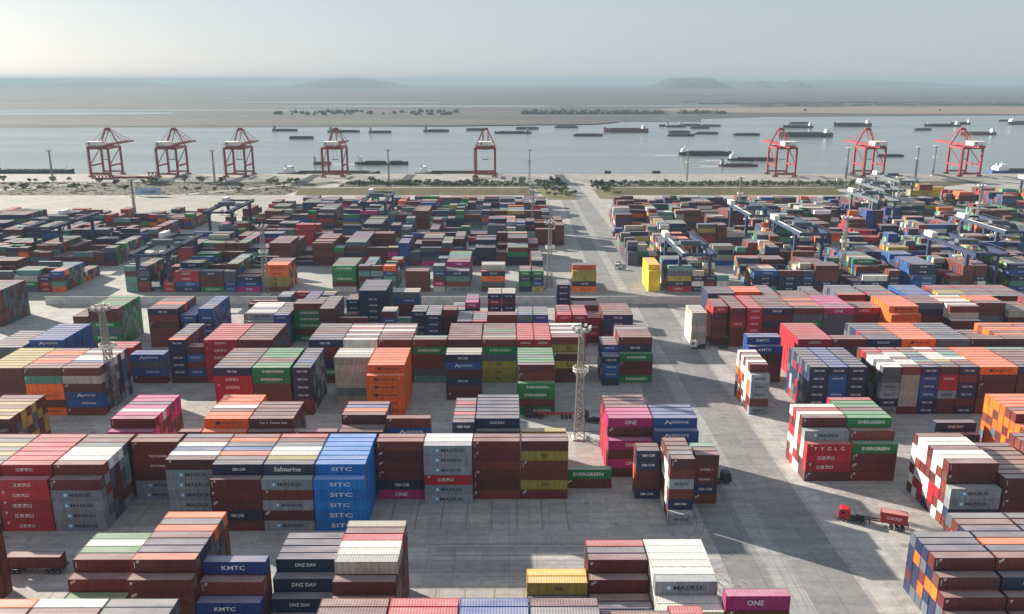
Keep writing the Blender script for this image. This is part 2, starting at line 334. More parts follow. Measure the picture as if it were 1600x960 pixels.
LAYOUT = [
 ('C', -96.4, '40', 0, 2.74, '66666666', 'MOOMOOMO', 'O', 'OM', 'bay at the bottom left corner'),
 ('C', -83.9, '40', 0, 2.74, '66666666', 'MKMKMAMA', 'R', 'MA', 'pale bay at the lower left edge'),
 ('C', -71.4, '40', 0, 2.74, '66666666', 'KKCKKKKK', 'K', 'KN', 'grey bay along the bottom edge'),
 ('C', -33.6, '40', 0, 2.74, '66666666', 'MMMMMCMM', 'M', 'MC', 'dusty pink bay along the bottom edge'),
 ('C', -21.2, '40', 0, 2.74, '66666666', 'RRRMRRRR', 'M', 'RM', 'red bay in the bottom centre'),
 ('C', -8.8, '40', 0, 2.74, '66666666', 'BBBBBBBB', 'B', 'B', 'pale blue bay in the bottom centre'),
 ('C', 3.6, '40', 0, 2.74, '66666666', 'NNNNNNKM', 'M', 'NK', 'grey and maroon bay, bottom centre'),
 ('C', 16.0, '40', 0, 2.6, '66666664', 'MMMMMMMM', 'M', 'M', 'maroon bay below the big white bay'),
 ('C', 28.4, '20', 0, 2.95, '00000055', '......RR', 'R', 'R', 'rounded coral bay at the bottom edge'),
 ('B', -119.2, '40', 0, 2.74, '00006666', '....MMMM', 'MMMMMM', 'M', 'bay cut off at the left edge'),
 ('B', -87.2, '40', 0, 2.74, '00345555', '..GMMGAG', 'MMGMM', 'M', 'green and white roofed near bay'),
 ('B', -71.5, '40', 0, 2.66, '67777777', 'MONNMOKO', 'MMMMMMM', 'MKOM', 'striped tall bay behind the blue one'),
 ('B', -59.1, '40', 0, 2.74, '45600000', 'UMU.....', 'UMUMMM', 'M', 'narrow blue bay, lower left'),
 ('B', -46.7, '40', 0, 2.74, '22345555', '..nnnnnn', 'nnnnnn', 'Nn', 'navy lettered bay, lower left'),
 ('B', -33.8, '40', 0, 2.74, '45666666', 'MMWAARMC', 'CMMMMM', 'MMMK', 'near white, red and grey roofed bay'),
 ('B', 3.6, '40', 0, 2.74, '00223300', '..NNyy..', 'YNN', 'Y', 'yellow roofed low bay near the centre'),
 ('B', 16.0, '40', 0, 2.95, '22223444', 'NNNMMMNR', 'MMNM', 'M', 'maroon bay left of the big white one'),
 ('B', 28.4, '40', 0, 2.98, '33444444', 'AAWAAAAA', 'WAAA', 'A', 'big white roofed bay, bottom centre'),
 ('B', 40.8, '40', 0, 3.05, '40000000', 'P.......', 'PMMM', 'PM', 'magenta topped stack beside the white bay'),
 ('B', 85.1, '40', 0, 2.74, '12345555', 'MMMMMNNK', 'MMMMM', 'MNKOKNMKM', 'stepped bay, bottom right corner'),
 ('B', 97.7, '40', 0, 2.74, '12345555', 'MMMNMNON', 'MNMMM', 'MNM', 'bay cut by the lower right edge'),
 ('B', 110.3, '40', 0, 2.74, '23345555', 'MMMNMNON', 'MNMMM', 'MNM', 'bay beyond the right edge'),
 ('B', 96.7, '40', 0, 2.74, '00000000555', '........NMK', 'NMMNM', 'MRNO', 'low bay behind the bottom right block'),
 ('B', 109.3, '40', 0, 2.74, '00000000555', '........NMK', 'NMMNM', 'MRNO', 'low bay at the right edge'),
 ('A', -135.2, '40', 0, 2.74, '56666666', 'KKKYKYKM', 'MMMMMM', 'MYK', 'yellow striped bay, left edge'),
 ('A', -122.8, '40', 0, 2.74, '56666666', 'RRRRRRRR', 'RRRRRR', 'R', 'all red bay near the left edge'),
 ('A', -110.2, '40', 0, 2.74, '56666666', 'MMAAAKMM', 'MMWWWW', 'KWWM', 'brown topped bay right of the red'),
 ('A', -97.2, '40', 0, 2.74, '00000066', '......MM', 'MQQMWW', 'M', 'recessed maroon bay with arrow marks'),
 ('A', -84.3, '40', 0, 2.74, '00666666', '..MABAMK', 'MWWWWW', 'W', 'bay with white and lilac roofs'),
 ('A', -71.9, '40', 0, 2.74, '56666666', 'MKKOBKOM', 'NMMMNM', 'MN', 'navy topped bay, left of centre'),
 ('A', -59.5, '40', 0, 2.74, '56666666', 'WFYAAKMR', 'FWMWMW', 'MW', 'patchy cream roofed bay beside bright blue'),
 ('A', -47.0, '40', 0, 2.74, '56666666', 'SSSSSSSS', 'SSSSSS', 'S', 'bright blue bay'),
 ('A', -34.2, '40', 0, 2.74, '00000066', '......MM', 'MMMMNP', 'M', 'maroon bay right of the bright blue'),
 ('A', -21.8, '40', 0, 2.74, '00000666', '.....WAA', 'WWWRWW', 'W', 'pale grey bay right of centre left'),
 ('A', -9.4, '40', 0, 2.74, '00000066', '......MM', 'MMMMMM', 'M', 'plain maroon bay beside yellow striped one'),
 ('A', 3.0, '40', 0, 2.74, '00000066', '......MM', 'MYMMYM', 'M', 'maroon bay with two olive tiers'),
 ('A', 15.2, '40', 0.6, 2.74, '000000002', '........G', 'GM', 'G', 'green topped pair beside olive tiers'),
 ('A', 32.9, '20', 0, 2.74, '00000055', '......MM', 'NNMMN', 'MO', 'small navy fronted stack near road'),
 ('A', 39.5, '20', 0, 2.74, '01666660', '.WMKMMM.', 'MMWMNW', 'MAAM', 'slim red stack nearest the road'),
 ('A', 47.5, '20', 0, 2.74, '00000555', '.....MMT', 'MQQNM', 'M', 'teal roofed stack beside the road'),
 ('A', 106.5, '40', 0, 2.74, '46666666', 'WMAAMAAM', 'MMWWNM', 'AMAMRMAN', 'white striped bay on the right'),
 ('A', 119.1, '40', 0, 2.74, '55555555', 'MMMMMMMM', 'MMMMM', 'M', 'lower maroon bay at the right edge'),
 ('A', 131.7, '40', 0, 2.74, '66666666', 'MSMMMMMM', 'MMMMMM', 'OMMS', 'orange sided bay at the right edge'),
 ('A', 144.3, '40', 0, 2.74, '66666666', 'MMMMMMMM', 'MMMMMM', 'OMMS', 'far bay of the right edge'),
 ('D', -149.0, '40', 0, 2.74, '56666666', 'MYMYMYMM', 'MMMMMM', 'YMK', 'second olive bay, left edge middle'),
 ('D', -109.3, '40', 0, 2.74, '56666666', 'PPPAPKPP', 'MPPPPP', 'PMMP', 'pink roofed bay, left'),
 ('D', -90.1, '20', 0, 2.74, '50000000', 'M.......', 'MNMMM', 'M', 'small dark stack beside the orange bay'),
 ('D', -83.8, '40', 0, 2.74, '56666666', 'OOOMAOOO', 'OOOOOO', 'O', 'orange roofed bay, left middle'),
 ('D', -71.4, '40', 0, 2.74, '56666600', 'MMMMMM..', 'VMMMMM', 'MK', 'brown lettered bay, left middle'),
 ('D', -59.0, '40', 0, 2.74, '50000000', 'M.......', 'MMMMM', 'M', 'low maroon roof behind the long row'),
 ('D', -46.5, '40', 0, 2.74, '55666600', 'MMMOBMM.', 'MMMMMM', 'M', 'small blue striped bay, centre left'),
 ('D', -33.8, '40', 0, 2.74, '06000000', '.M......', 'MBMMMM', 'B', 'single stack of maroon over blue'),
 ('D', -15.5, '20', 0, 2.74, '66666660', 'MKRKMRK.', 'NNMMMM', 'KM', 'short stack with pink and grey roofs'),
 ('D', -9.3, '40', 0, 2.74, '56666666', 'nnnnnnnn', 'nnnnnn', 'n', 'blue grey roofed bay, centre'),
 ('D', 3.3, '40', 0, 2.74, '50000000', 'Y.......', 'YMMMM', 'Y', 'olive roof behind the maroon bays'),
 ('D', 27.1, '40', 0, 2.74, '46666666', 'PPPPMMMM', 'PMPMPM', 'RPRR', 'magenta lettered bay beside road'),
 ('D', 39.5, '40', 0, 2.74, '56666000', 'BBBBB...', 'BBBBBB', 'B', 'blue lettered bay beside road'),
 ('D', 80.6, '40', -2.6, 2.74, '45666600', 'RWMARA..', 'MWZRRM', 'RAMARM', 'white and red sided bay, right'),
 ('D', 93.0, '40', -2.6, 2.74, '45666666', 'GMGGMGGR', 'GMGMMM', 'RG', 'bright green roofed bay, right'),
 ('D', 126.1, '40', 0, 2.74, '00000023', '......nn', 'nnN', 'KN', 'low navy pair, right'),
 ('D', 140.9, '40', 0, 2.74, '55666666', 'OOOMOOOO', 'MMMMMM', 'OOOMOOMK', 'orange sided bay, right edge'),
 ('D', 153.5, '40', 0, 2.74, '55666666', 'OOOMOOOO', 'MMMMMM', 'OOOMOOMK', 'far orange sided bay'),
 ('E', -169.3, '40', 0, 2.74, '66666666', 'YYYYYYYY', 'MMMMMM', 'YYMK', 'olive green bay, left edge'),
 ('E', -156.9, '40', 0, 2.74, '66666666', 'MMOOMOOM', 'MTOOMO', 'MO', 'orange roofed bay, left'),
 ('E', -144.5, '40', 0, 2.74, '66666666', 'MMBAAMAM', 'MCMBBM', 'WMKN', 'pale roofed bay, left, by the mast'),
 ('E', -95.5, '40', 0, 2.74, '66666666', 'NMKMMKMM', 'NRRRRM', 'M', 'navy over red bay, left of green'),
 ('E', -83.1, '40', 0, 2.74, '66666666', 'GGMMGGGG', 'GGMMMM', 'GMKK', 'green lettered bay, left of centre'),
 ('E', -70.1, '20', 0, 2.74, '66666666', 'NNBKKNKN', 'NNNNMM', 'KKNW', 'short navy bay beside the green one'),
 ('E', -58.7, '40', 0, 2.74, '00006666', '....CCAC', 'CCCCTC', 'C', 'beige bay beside the orange one'),
 ('E', -46.3, '40', 0, 2.74, '56666666', 'OOOOOOOO', 'OOOOOO', 'O', 'tall orange bay, centre left'),
 ('E', -21.6, '40', 0, 2.74, '00000666', '.....CCC', 'NBMNMM', 'M', 'navy and blue fronted stack, centre'),
 ('E', 2.7, '40', 0, 2.74, '46666666', 'GKGGKGGG', 'MMGGMG', 'G', 'green roofed bay left of the mast'),
 ('E', 78.6, '20', 0, 2.74, '56666660', 'WMAMAMA.', 'MWWWMW', 'AMAMOMA', 'slim white and red stack beside road'),
 ('E', 97.3, '20', 0, 2.74, '66666666', 'NKNKKNKN', 'NNNNNN', 'NRKNWN', 'slim grey roofed stack, right'),
 ('E', 103.6, '20', 0, 2.74, '66666666', 'BBBBBBBB', 'NBBBBB', 'B', 'slim blue stack, right'),
 ('E', 109.9, '20', 0, 2.74, '66666666', 'NNNNNNNN', 'NNNNNN', 'N', 'third slim stack, right'),
 ('E', 121.0, '20', 0, 2.74, '66666666', 'AAKAAMRM', 'KKWWNW', 'AKWRMGN', 'first of the five slim bays'),
 ('E', 127.3, '20', 0, 2.74, '66666666', 'MAAMAARM', 'MCCCCM', 'M', 'second of the five slim bays'),
 ('E', 133.6, '20', 0, 2.74, '66666666', 'NMTBKTMM', 'NBBBNN', 'M', 'third of the five slim bays'),
 ('E', 139.8, '20', 0, 2.74, '66666666', 'MKYAAARA', 'MRRWMM', 'M', 'middle right one of five slim bays'),
 ('E', 146.1, '20', 0, 2.74, '66666666', 'NMMATTKM', 'NMNNMN', 'M', 'last of the five slim bays'),
 ('E', 152.6, '40', 0, 2.74, '66666666', 'OOOOOOOO', 'OMMMMM', 'O', 'orange roofed bay, far right'),
 ('E', 165.2, '40', 0, 2.74, '66666666', 'NMMMMMMT', 'NMMMMM', 'N', 'bay at the right frame edge'),
 ('E', 177.8, '40', 0, 2.74, '66666666', 'NMMMMMMT', 'NMMMMM', 'N', 'bay past the right frame edge'),
 ('F', -186.8, '40', 0, 2.74, '55555555', 'KKMKKMKK', 'KKMMM', 'KM', 'dark roofed bay, upper left'),
 ('F', -171.5, '40', 0, 2.74, '66666666', 'BBBBBBBB', 'BBBBBB', 'B', 'flat blue roofed bay, upper left'),
 ('F', -150.8, '40', 0, 2.74, '00044400', '...RRR..', 'RRRR', 'R', 'low red stack behind the mast'),
 ('F', -136.1, '40', 0, 2.74, '44000000', 'BB......', 'BKBM', 'B', 'low blue stack right of the mast'),
 ('F', -122.0, '20', 0, 2.74, '66666666', 'OMMKKMNK', 'NNNNNM', 'KN', 'slim navy stack, left'),
 ('F', -115.7, '20', 0, 2.74, '55000000', 'MM......', 'MBMBM', 'B', 'short blue stack, left'),
 ('F', -109.4, '40', 0, 2.74, '66666666', 'RRRRRRRR', 'RRRRRR', 'R', 'pink roofed red bay, left middle'),
 ('F', -96.9, '40', 0, 2.74, '66666666', 'MMMMMMMM', 'MMMMMM', 'MK', 'dusty maroon bay, left middle'),
 ('F', -71.8, '40', 0, 2.74, '66666666', 'NKKMMMKM', 'NMMNGM', 'NK', 'navy topped bay, centre left'),
 ('F', -59.4, '40', 0, 2.74, '66666666', 'AMAMARAM', 'AAMMMM', 'M', 'white and pink striped bay, centre left'),
 ('F', -47.0, '40', 0, 2.74, '66666666', 'MMMMAMAM', 'MMMMMM', 'MK', 'maroon striped bay, centre left'),
 ('F', -34.6, '40', 0, 2.74, '66000000', 'MT......', 'MGMMKT', 'M', 'maroon and green stack, centre'),
 ('F', -22.2, '40', 0, 2.74, '66666666', 'MMMMMMMM', 'MMMMMM', 'M', 'dusty rose roofed bay, centre'),
 ('F', -9.7, '40', 0, 2.74, '66666666', 'MCMMGMMM', 'MGKYYY', 'M', 'bay with olive lower tiers, centre'),
 ('F', 2.7, '20', 0, 2.74, '66666666', 'RRRRRRRR', 'RRRRRR', 'R', 'first slim pink stack, centre'),
 ('F', 8.9, '20', 0, 2.74, '66666666', 'RRRRRRRR', 'RRRRRR', 'R', 'second slim pink stack, centre'),
 ('F', 15.2, '40', 0, 2.74, '46666666', 'YMMAMAMA', 'MYMYMM', 'M', 'white striped bay behind the mast'),
 ('F', 33.3, '20', -3, 2.74, '44555500', 'KBMMKKK.', 'BNBBN', 'RBAN', 'slim blue stack beside the road'),
 ('F', 39.5, '40', 0, 2.74, '46666660', 'GMMMMWM.', 'MNGMMG', 'BMOR', 'maroon over green bay beside road'),
 ('F', 86.0, '40', 0, 2.74, '56600000', 'UUU.....', 'UUMMMM', 'U', 'blue lettered stack, right'),
 ('F', 103.6, '40', 0, 2.74, '66666666', 'RRRRRRRR', 'RRRRRR', 'R', 'bright red bay, right'),
 ('F', 116.0, '40', 0, 2.74, '66000000', 'MM......', 'MKKMMM', 'M', 'brown stack between red and grey roofs'),
 ('F', 128.4, '40', 0, 2.74, '66666666', 'nnnRnnKn', 'nnNNNN', 'K', 'grey roofed bay left of orange'),
 ('F', 140.8, '40', 0, 2.74, '66666666', 'OOOOOOOO', 'OOOOOO', 'O', 'orange roofed bay among grey roofs'),
 ('F', 153.2, '40', 0, 2.74, '66666666', 'KNNKNKNK', 'KNNNNN', 'N', 'grey roofed bay right of orange'),
 ('F', 165.6, '40', 0, 2.74, '66555555', 'MMMMMMMM', 'MMMMMM', 'M', 'dull red roofed bay, right'),
 ('F', 178.0, '40', 0, 2.74, '66666666', 'MMOMOOMO', 'MMMMMM', 'M', 'orange striped bay, right edge'),
 ('F', 190.4, '40', 0, 2.74, '66666666', 'MMOMOOMO', 'MMMMMM', 'M', 'bay past the right edge'),
 ('G', -171.0, '40', 0, 2.74, '66666666', 'MMGGGMGG', 'MMGKGM', 'GKGT', 'green roofed bay, upper left'),
 ('G', -181.8, '20', 0, 2.74, '00044444', '...MMMMM', 'MMCKM', 'M', 'small maroon stack, upper left'),
 ('G', -146.9, '40', 0, 2.74, '66666666', 'NMMOMKMM', 'NMMMMM', 'MK', 'pale maroon roofed bay, upper left'),
 ('G', -133.7, '20', 0, 2.74, '55555500', 'BBNBBB..', 'BNTNN', 'BN', 'slim blue stack, upper left'),
 ('G', -126.4, '20', 0, 2.74, '66666666', 'BKKBNBBB', 'BBNBNB', 'BNKB', 'second slim blue stack, upper left'),
 ('G', -108.3, '40', 0, 2.74, '45555555', 'WWAWWAAA', 'WWTWW', 'K', 'pale bay, upper left middle'),
 ('G', -95.9, '20', 0, 2.74, '55555555', 'BKMKKMKK', 'BBKKM', 'KN', 'slim purple grey stack, upper left'),
 ('G', -89.6, '40', 0, 2.74, '00066600', '...MMM..', 'MGGGMG', 'G', 'maroon over green stripes stack'),
 ('G', -77.2, '20', 0, 2.74, '66666666', 'KMKKMKKK', 'MMKMMM', 'KM', 'slim brown topped stack, upper middle'),
 ('G', -70.9, '40', 0, 2.74, '00400000', '..M.....', 'MBBM', 'B', 'low stack beside navy tower'),
 ('G', -52.8, '20', 0, 2.74, '00555000', '..KCC...', 'MBMNM', 'N', 'slim stack right of navy tower'),
 ('G', -46.6, '20', 0, 2.74, '00400000', '..M.....', 'TMMN', 'N', 'low slim stack, upper middle'),
 ('G', -40.3, '20', 0, 2.74, '00555500', '..KNKK..', 'NNNNN', 'N', 'slim dark stack, upper middle'),
 ('G', -34.0, '20', 0, 2.74, '55555500', 'KKKKKK..', 'NNNNN', 'NK', 'slim grey roofed stack, upper middle'),
 ('G', -27.7, '20', 0, 2.74, '00055500', '...MMM..', 'MMMMM', 'M', 'slim brown stack, upper middle'),
 ('G', -21.4, '20', 0, 2.74, '44444400', 'NKKKK...', 'NNNN', 'N', 'slim navy stack, upper middle'),
 ('G', -15.2, '20', 0, 2.74, '44444400', 'RKKKK...', 'RRRR', 'R', 'slim red stack, upper middle'),
 ('G', -8.9, '40', 0, 2.74, '55000000', 'MM......', 'MMMMM', 'M', 'plain brown stack, upper middle'),
 ('G', 3.5, '20', 0, 2.74, '55555000', 'BTKKK...', 'TBMNN', 'B', 'slim pale blue stack, upper middle'),
 ('G', 9.8, '20', 0, 2.74, '55555000', 'KTKKK...', 'BBBNN', 'B', 'slim blue and white stack'),
 ('G', 19.4, '20', 0, 2.74, '55555500', 'RRMMMR..', 'RMRMR', 'R', 'first slim red stack, upper middle'),
 ('G', 25.8, '20', 0, 2.74, '55555500', 'RRRRMR..', 'RMRRR', 'R', 'second slim red stack, upper middle'),
 ('G', 32.1, '20', 0, 2.74, '00444000', '..RRM...', 'RRRM', 'R', 'low slim red stack, upper middle'),
 ('G', 38.3, '40', 0, 2.74, '55555550', 'MMMMMMM.', 'NNNMM', 'N', 'navy fronted bay beside the road'),
 ('G', 75.2, '20', 0, 2.74, '05555500', '.CCCCC..', 'CCCCC', 'A', 'slim grey white stack beside road'),
 ('G', 83.7, '20', 0, 2.74, '06666600', '.MMMRMM.', 'RMMMMM', 'RRRO', 'first slim red stack, right'),
 ('G', 90.4, '20', 0, 2.74, '66666666', 'MMMMMMMM', 'MMRMMM', 'RRRO', 'second slim red stack, right'),
 ('G', 97.2, '20', 0, 2.74, '66666666', 'RRRRRRRR', 'RRRRRR', 'R', 'third slim red stack, right'),
 ('G', 103.5, '40', 0, 2.74, '66666666', 'NMMMMMMK', 'NMNMMM', 'RM', 'navy fronted bay, upper right'),
 ('G', 115.9, '40', 0, 2.74, '66666666', 'MMOMMOMM', 'MKGMMM', 'M', 'orange striped bay, upper right'),
 ('G', 128.3, '40', 0, 2.74, '66666666', 'PKPPPPPP', 'PKKKKM', 'P', 'magenta bay, upper right'),
 ('G', 156.0, '40', 0, 2.74, '56666666', 'OOOOOOOO', 'OOOOOO', 'O', 'big orange bay, upper right'),
 ('G', 143.6, '40', 0, 2.74, '00005555', '....MMMM', 'RMMMM', 'R', 'dark red bay behind orange'),
 ('G', 168.6, '40', 0, 2.74, '00066666', '...MMMMM', 'KNMMMM', 'M', 'brown bay right of the orange'),
 ('G', 181.0, '40', 0, 2.74, '46666666', 'AMAMAAOA', 'MCMMMM', 'AMAGNK', 'white roofed bay, upper right'),
 ('G', 194.7, '40', 0, 2.74, '00066666', '...MMOOO', 'MMKMMM', 'M', 'orange roofed bay, upper right edge'),
 ('G', 207.1, '40', 0, 2.74, '00555555', '..MMKMMM', 'CMMMM', 'M', 'maroon bay at the upper right edge'),
 ('G', 219.5, '40', 0, 2.74, '66666666', 'MMMMMMMM', 'MMMMMM', 'M', 'bay past the upper right edge'),
 ('H', -236.8, '40', 0, 2.74, '66666666', 'MKKMKKMM', 'MMMMMM', 'KMK', 'back bay at the left edge'),
 ('H', -66.5, '40', 0, 2.74, '66666666', 'NNNNKNNN', 'NNNNNN', 'KN', 'navy lettered tower bay'),
 ('H', -52.7, '40', 0, 2.74, '00055500', '...CCC..', 'KBMM', 'M', 'x'),
 ('H', 21.6, '20', 0, 2.74, '00006666', '....KKKK', 'NNNNN', 'N', 'x'),
 ('H', -9.6, '20', 0, 2.74, '00555500', '..CCCC..', 'NRNN', 'N', 'x'),
 ('H', -3.3, '20', 0, 2.74, '00555500', '..CCCC..', 'NMNN', 'N', 'x'),
 ('H', 89.2, '40', 0, 2.74, '00555550', '..NNNNN.', 'NNNNN', 'N', 'x'),
 ('H', 101.6, '40', 0, 2.74, '00055550', '...OOOO.', 'OMMNM', 'O', 'x'),
 ('H', 114.0, '20', 0, 2.74, '55555555', 'RMMKKKMM', 'RMMNM', 'RO', 'x'),
 ('H', 146.7, '40', 0, 2.74, '05555555', '.OKKKNKK', 'MOMNN', 'KMN', 'x'),
 ('H', 160.5, '40', 0, 2.74, '55555555', 'nKRMKKKK', 'NNMNN', 'KMN', 'x'),
 ('H', 176.9, '40', 0, 2.74, '55555555', 'BBBBBBBB', 'NNMNN', 'BN', 'x'),
 ('H', 192.5, '40', 0, 2.74, '55555555', 'KKYYMMRM', 'MNMNN', 'YM', 'x'),
 ('H', 205.1, '40', 0, 2.74, '55555555', 'KKMMKMRM', 'MNMNN', 'YM', 'x'),
 ('H', 217.7, '40', 0, 2.74, '55555555', 'KKMMKMRM', 'MNMNN', 'YM', 'x'),
 ('I', 32.8, '40', 0, 2.74, '45500000', 'YKK.....', 'OYYN', 'O', 'olive and orange stack beyond the wall'),
 ('I', 72.1, '20', 0, 2.74, '45555555', 'yyyyyyyy', 'yyyy', 'y', 'bright yellow stack beyond the wall'),
 ('I', -126.8, '40', 0, 2.74, '45555555', 'OOOOMMMM', 'OOYY', 'YOM', 'orange stack beyond the wall, left'),
 ('I', -91.3, '40', 0, 2.74, '55555555', 'GKMMGKKG', 'GGGMC', 'KG', 'green stack beyond the wall'),
 ('I', -14.3, '40', 0, 2.74, '45550000', 'OCAC....', 'CNOKM', 'M', 'white topped orange stack beyond wall'),
 ('I', -53.6, '40', 0, 2.74, '44400000', 'MMM.....', 'MMMM', 'M', 'maroon stack beyond the wall'),
]

BLK=dict(C=109.4,B=136.6,A=181.4,D=209.5,E=254,F=284,G=326,H=356,I=418.5)
RP=2.62; T0=2.74
rc=random.Random(11)
PALF='MMMMMMNNNNNNNNKKKKRRGGGBBBOWTTCYNNKP'
boxes=[]   # [x,y,z,L,H,code,logo,desc,tier_from_top,rowidx,blk]
bays=[]    # (blk,X,L,y0,heights,pitch,rowcode...)
def add_bay(bl,X,Ls,dy,th,h,roof,face,pal,desc,y0=None,side=None):
    L=12.192 if Ls=='40' else 6.058
    H=[int(c) for c in h]
    if desc=='x' or not pal: desc='x'
    bays.append(dict(bl=bl,X=X,L=L,y0=(BLK[bl] if y0 is None else y0)+dy,th=th,h=H,roof=roof,face=face,pal=pal or 'M',desc=desc))
for t in LAYOUT: add_bay(*t)
def autofill(bl,y0,rows,xa,xb,pal,lo,hi,gap=0.0,step_prob=.5,seed=0,lab='x'):
    r=random.Random(seed); x=xa
    while x<xb-6.5:
        Ls='40' if r.random()<.45 else '20'; L=12.192 if Ls=='40' else 6.058
        if Ls=='40' and x+L>xb: Ls='20'; L=6.058
        if r.random()<gap: x+=L+.3; continue
        if any(b['bl']==bl and abs(b['y0']-y0)<4 and b['X']<x+L+.1 and b['X']+b['L']>x-.1 for b in bays): x+=1.0; continue
        hh=[];cur=r.randint(lo,hi)
        for k in range(rows):
            if r.random()<.35: cur=max(0,min(hi,cur+r.choice((-2,-1,-1,1,1,2))))
            hh.append(max(cur,0) if r.random()>.05 else max(0,cur-2))
        mono=r.choice('MMMNNKRGBOT') if r.random()<.3 else None
        pp=(mono*6+pal[:6]) if mono else pal
        bays.append(dict(bl=bl,X=round(x,2),L=L,y0=y0,th=T0,h=hh,roof=None,face=None,pal=pp,desc=lab))
        x+=L+.4
autofill('H',BLK['H'],8,-118,-62,PALF,1,4,.15,seed=1); autofill('H',BLK['H'],8,-46,46,PALF,1,5,.12,seed=2)
autofill('H',BLK['H'],8,86,215,PALF,4,5,.02,seed=3); autofill('G',BLK['G'],8,-140,40,PALF,1,4,.2,seed=4)
PALK='MMMMNNNKKKRGGBTTCMNO'
for n,(y0) in enumerate((418.5,481,543,605,667,716)):
    rows=15 if n<5 else 6
    hi=5 if n<4 else (4 if n==4 else 3)
    if y0<500: xr=23
    elif y0<600: xr=38
    else: xr=36
    # middle field: two half blocks per gantry lane
    autofill('J%d'%n,y0,rows,-198 if n<5 else -190,xr,PALF,3 if n<4 else 2,hi,.03,seed=20+n)
    if n<4: autofill('L%d'%n,y0,rows,-460 if n else -440,-228 if n else -226,PALK,3,4,.05,seed=40+n)
    autofill('R%d'%n,y0+(0 if n else 0),rows,[82,70,74,78,88,96][n],[330,350,372,385,360,330][n],'MMMMNNNNNBBKKKRGGOYCATN',2,hi,.07,seed=60+n)
autofill('X0',655,13,455,640,'MMMNBROOYGTTK',3,5,.1,seed=81); autofill('X1',706,13,420,640,'MMMNBROYGTTK',3,5,.1,seed=82); autofill('X2',750,8,400,640,'MMMNNYRKTK',2,4,.1,seed=83)
autofill('Y2',784,3,380,430,'yyYy',2,4,.1,seed=84)
# explicit bays in block I push automatic ones aside
imask=[b for b in bays if b['bl']=='I']
bays=[b for b in bays if not (b['bl'] in('J0','R0') and any(b['X']<i['X']+i['L']+1 and b['X']+b['L']>i['X']-1 for i in imask))]
def hh(b,r): return b['h'][r] if 0<=r<len(b['h']) else 0
byblk={}
for b in bays: byblk.setdefault(b['bl'],[]).append(b)
for L_ in byblk.values(): L_.sort(key=lambda b:b['X'])
SUP=set('0')
for bl,L_ in byblk.items():
    for k,b in enumerate(L_):
        maxh=max(b['h'])
        owner={}
        for t in range(maxh):
            for r in range(len(b['h'])):
                if b['h'][r]>t: owner[t]=r; break
        rowno={}; c=0
        for r in range(len(b['h'])):
            if b['h'][r]: c+=1; rowno[r]=c
        jit=rc.uniform(-.06,.06)
        nb_l=[o for o in L_ if o is not b and abs(o['y0']-b['y0'])<1.5 and -1.2<b['X']-(o['X']+o['L'])<1.2]
        nb_r=[o for o in L_ if o is not b and abs(o['y0']-b['y0'])<1.5 and -1.2<o['X']-(b['X']+b['L'])<1.2]
        for r in range(len(b['h'])):
            for t in range(b['h'][r]):
                top=(t==b['h'][r]-1); front=hh(b,r-1)<=t; rear=hh(b,r+1)<=t
                left=not nb_l or max(hh(o,r) for o in nb_l)<=t
                right=not nb_r or max(hh(o,r) for o in nb_r)<=t
                code=rc.choice(b['pal'])
                if owner.get(t)==r and b['face']:
                    i=maxh-1-t
                    if i<len(b['face']): code=b['face'][i]
                elif top and b['roof'] and r<len(b['roof']) and b['roof'][r]!='.': code=b['roof'][r]
                roofc=b['roof'][r] if (top and b['roof'] and r<len(b['roof']) and b['roof'][r]!='.') else None
                if not (top or front or left or right or rear): continue
                boxes.append(dict(x=b['X']+rc.uniform(-.05,.05),y=b['y0']+RP*r+rc.uniform(-.03,.03),z=t*b['th'],L=b['L'],H=b['th']-.03,code=code,
                    roofc=roofc,front=front,top=top,left=left,right=right,desc=b['desc'],tt=b['h'][r]-t,row=rowno[r],bl=bl,own=owner.get(t)==r,face=bool(b['face'])))
# visible size of each container in the photo, painter's order
def proj(P):
    cp,sp=math.cos(PITCH),math.sin(PITCH);cyw,syw=math.cos(YAW),math.sin(YAW)
    f=np.array((syw*cp,cyw*cp,-sp));r=np.array((cyw,-syw,0));u=np.array((syw*sp,cyw*sp,cp))
    v=P-np.array((0,0,CAM_H)); d=v@f
    return np.stack((800+FPX*(v@r)/d,480-FPX*(v@u)/d),-1)
bufw,bufh=800,480
buf=np.full((bufh,bufw),-1,np.int32)
order=sorted(range(len(boxes)),key=lambda i:(-boxes[i]['y'],boxes[i]['z'],-abs(boxes[i]['x'])))
for i in order:
    b=boxes[i]; x0,x1=b['x'],b['x']+b['L']; y0,y1=b['y'],b['y']+2.44; z0,z1=b['z'],b['z']+b['H']
    c=proj(np.array([(x0,y0,z0),(x1,y0,z0),(x0,y0,z1),(x1,y0,z1),(x0,y1,z1),(x1,y1,z1),(x0,y1,z0),(x1,y1,z0)]))/2
    polys=[(0,1,3,2),(2,3,5,4)]
    polys.append((0,2,4,6) if x0>0 else (1,3,5,7))
    for pl in polys:
        q=c[list(pl)]; a0=np.maximum(np.floor(q.min(0)).astype(int),0); a1=np.minimum(np.ceil(q.max(0)).astype(int),(bufw-1,bufh-1))
        if a1[0]<a0[0] or a1[1]<a0[1]: continue
        X,Y=np.meshgrid(np.arange(a0[0],a1[0]+1)+.5,np.arange(a0[1],a1[1]+1)+.5)
        s=None; pos=np.ones(X.shape,bool); neg=np.ones(X.shape,bool)
        for k in range(4):
            p,q2=q[k],q[(k+1)%4]; cr=(q2[0]-p[0])*(Y-p[1])-(q2[1]-p[1])*(X-p[0]); pos&=cr>=0; neg&=cr<=0
        buf[a0[1]:a1[1]+1,a0[0]:a1[0]+1][pos|neg]=i
cnt=np.bincount(buf[buf>=0],minlength=len(boxes))
rank=sorted(range(len(boxes)),key=lambda i:-cnt[i])
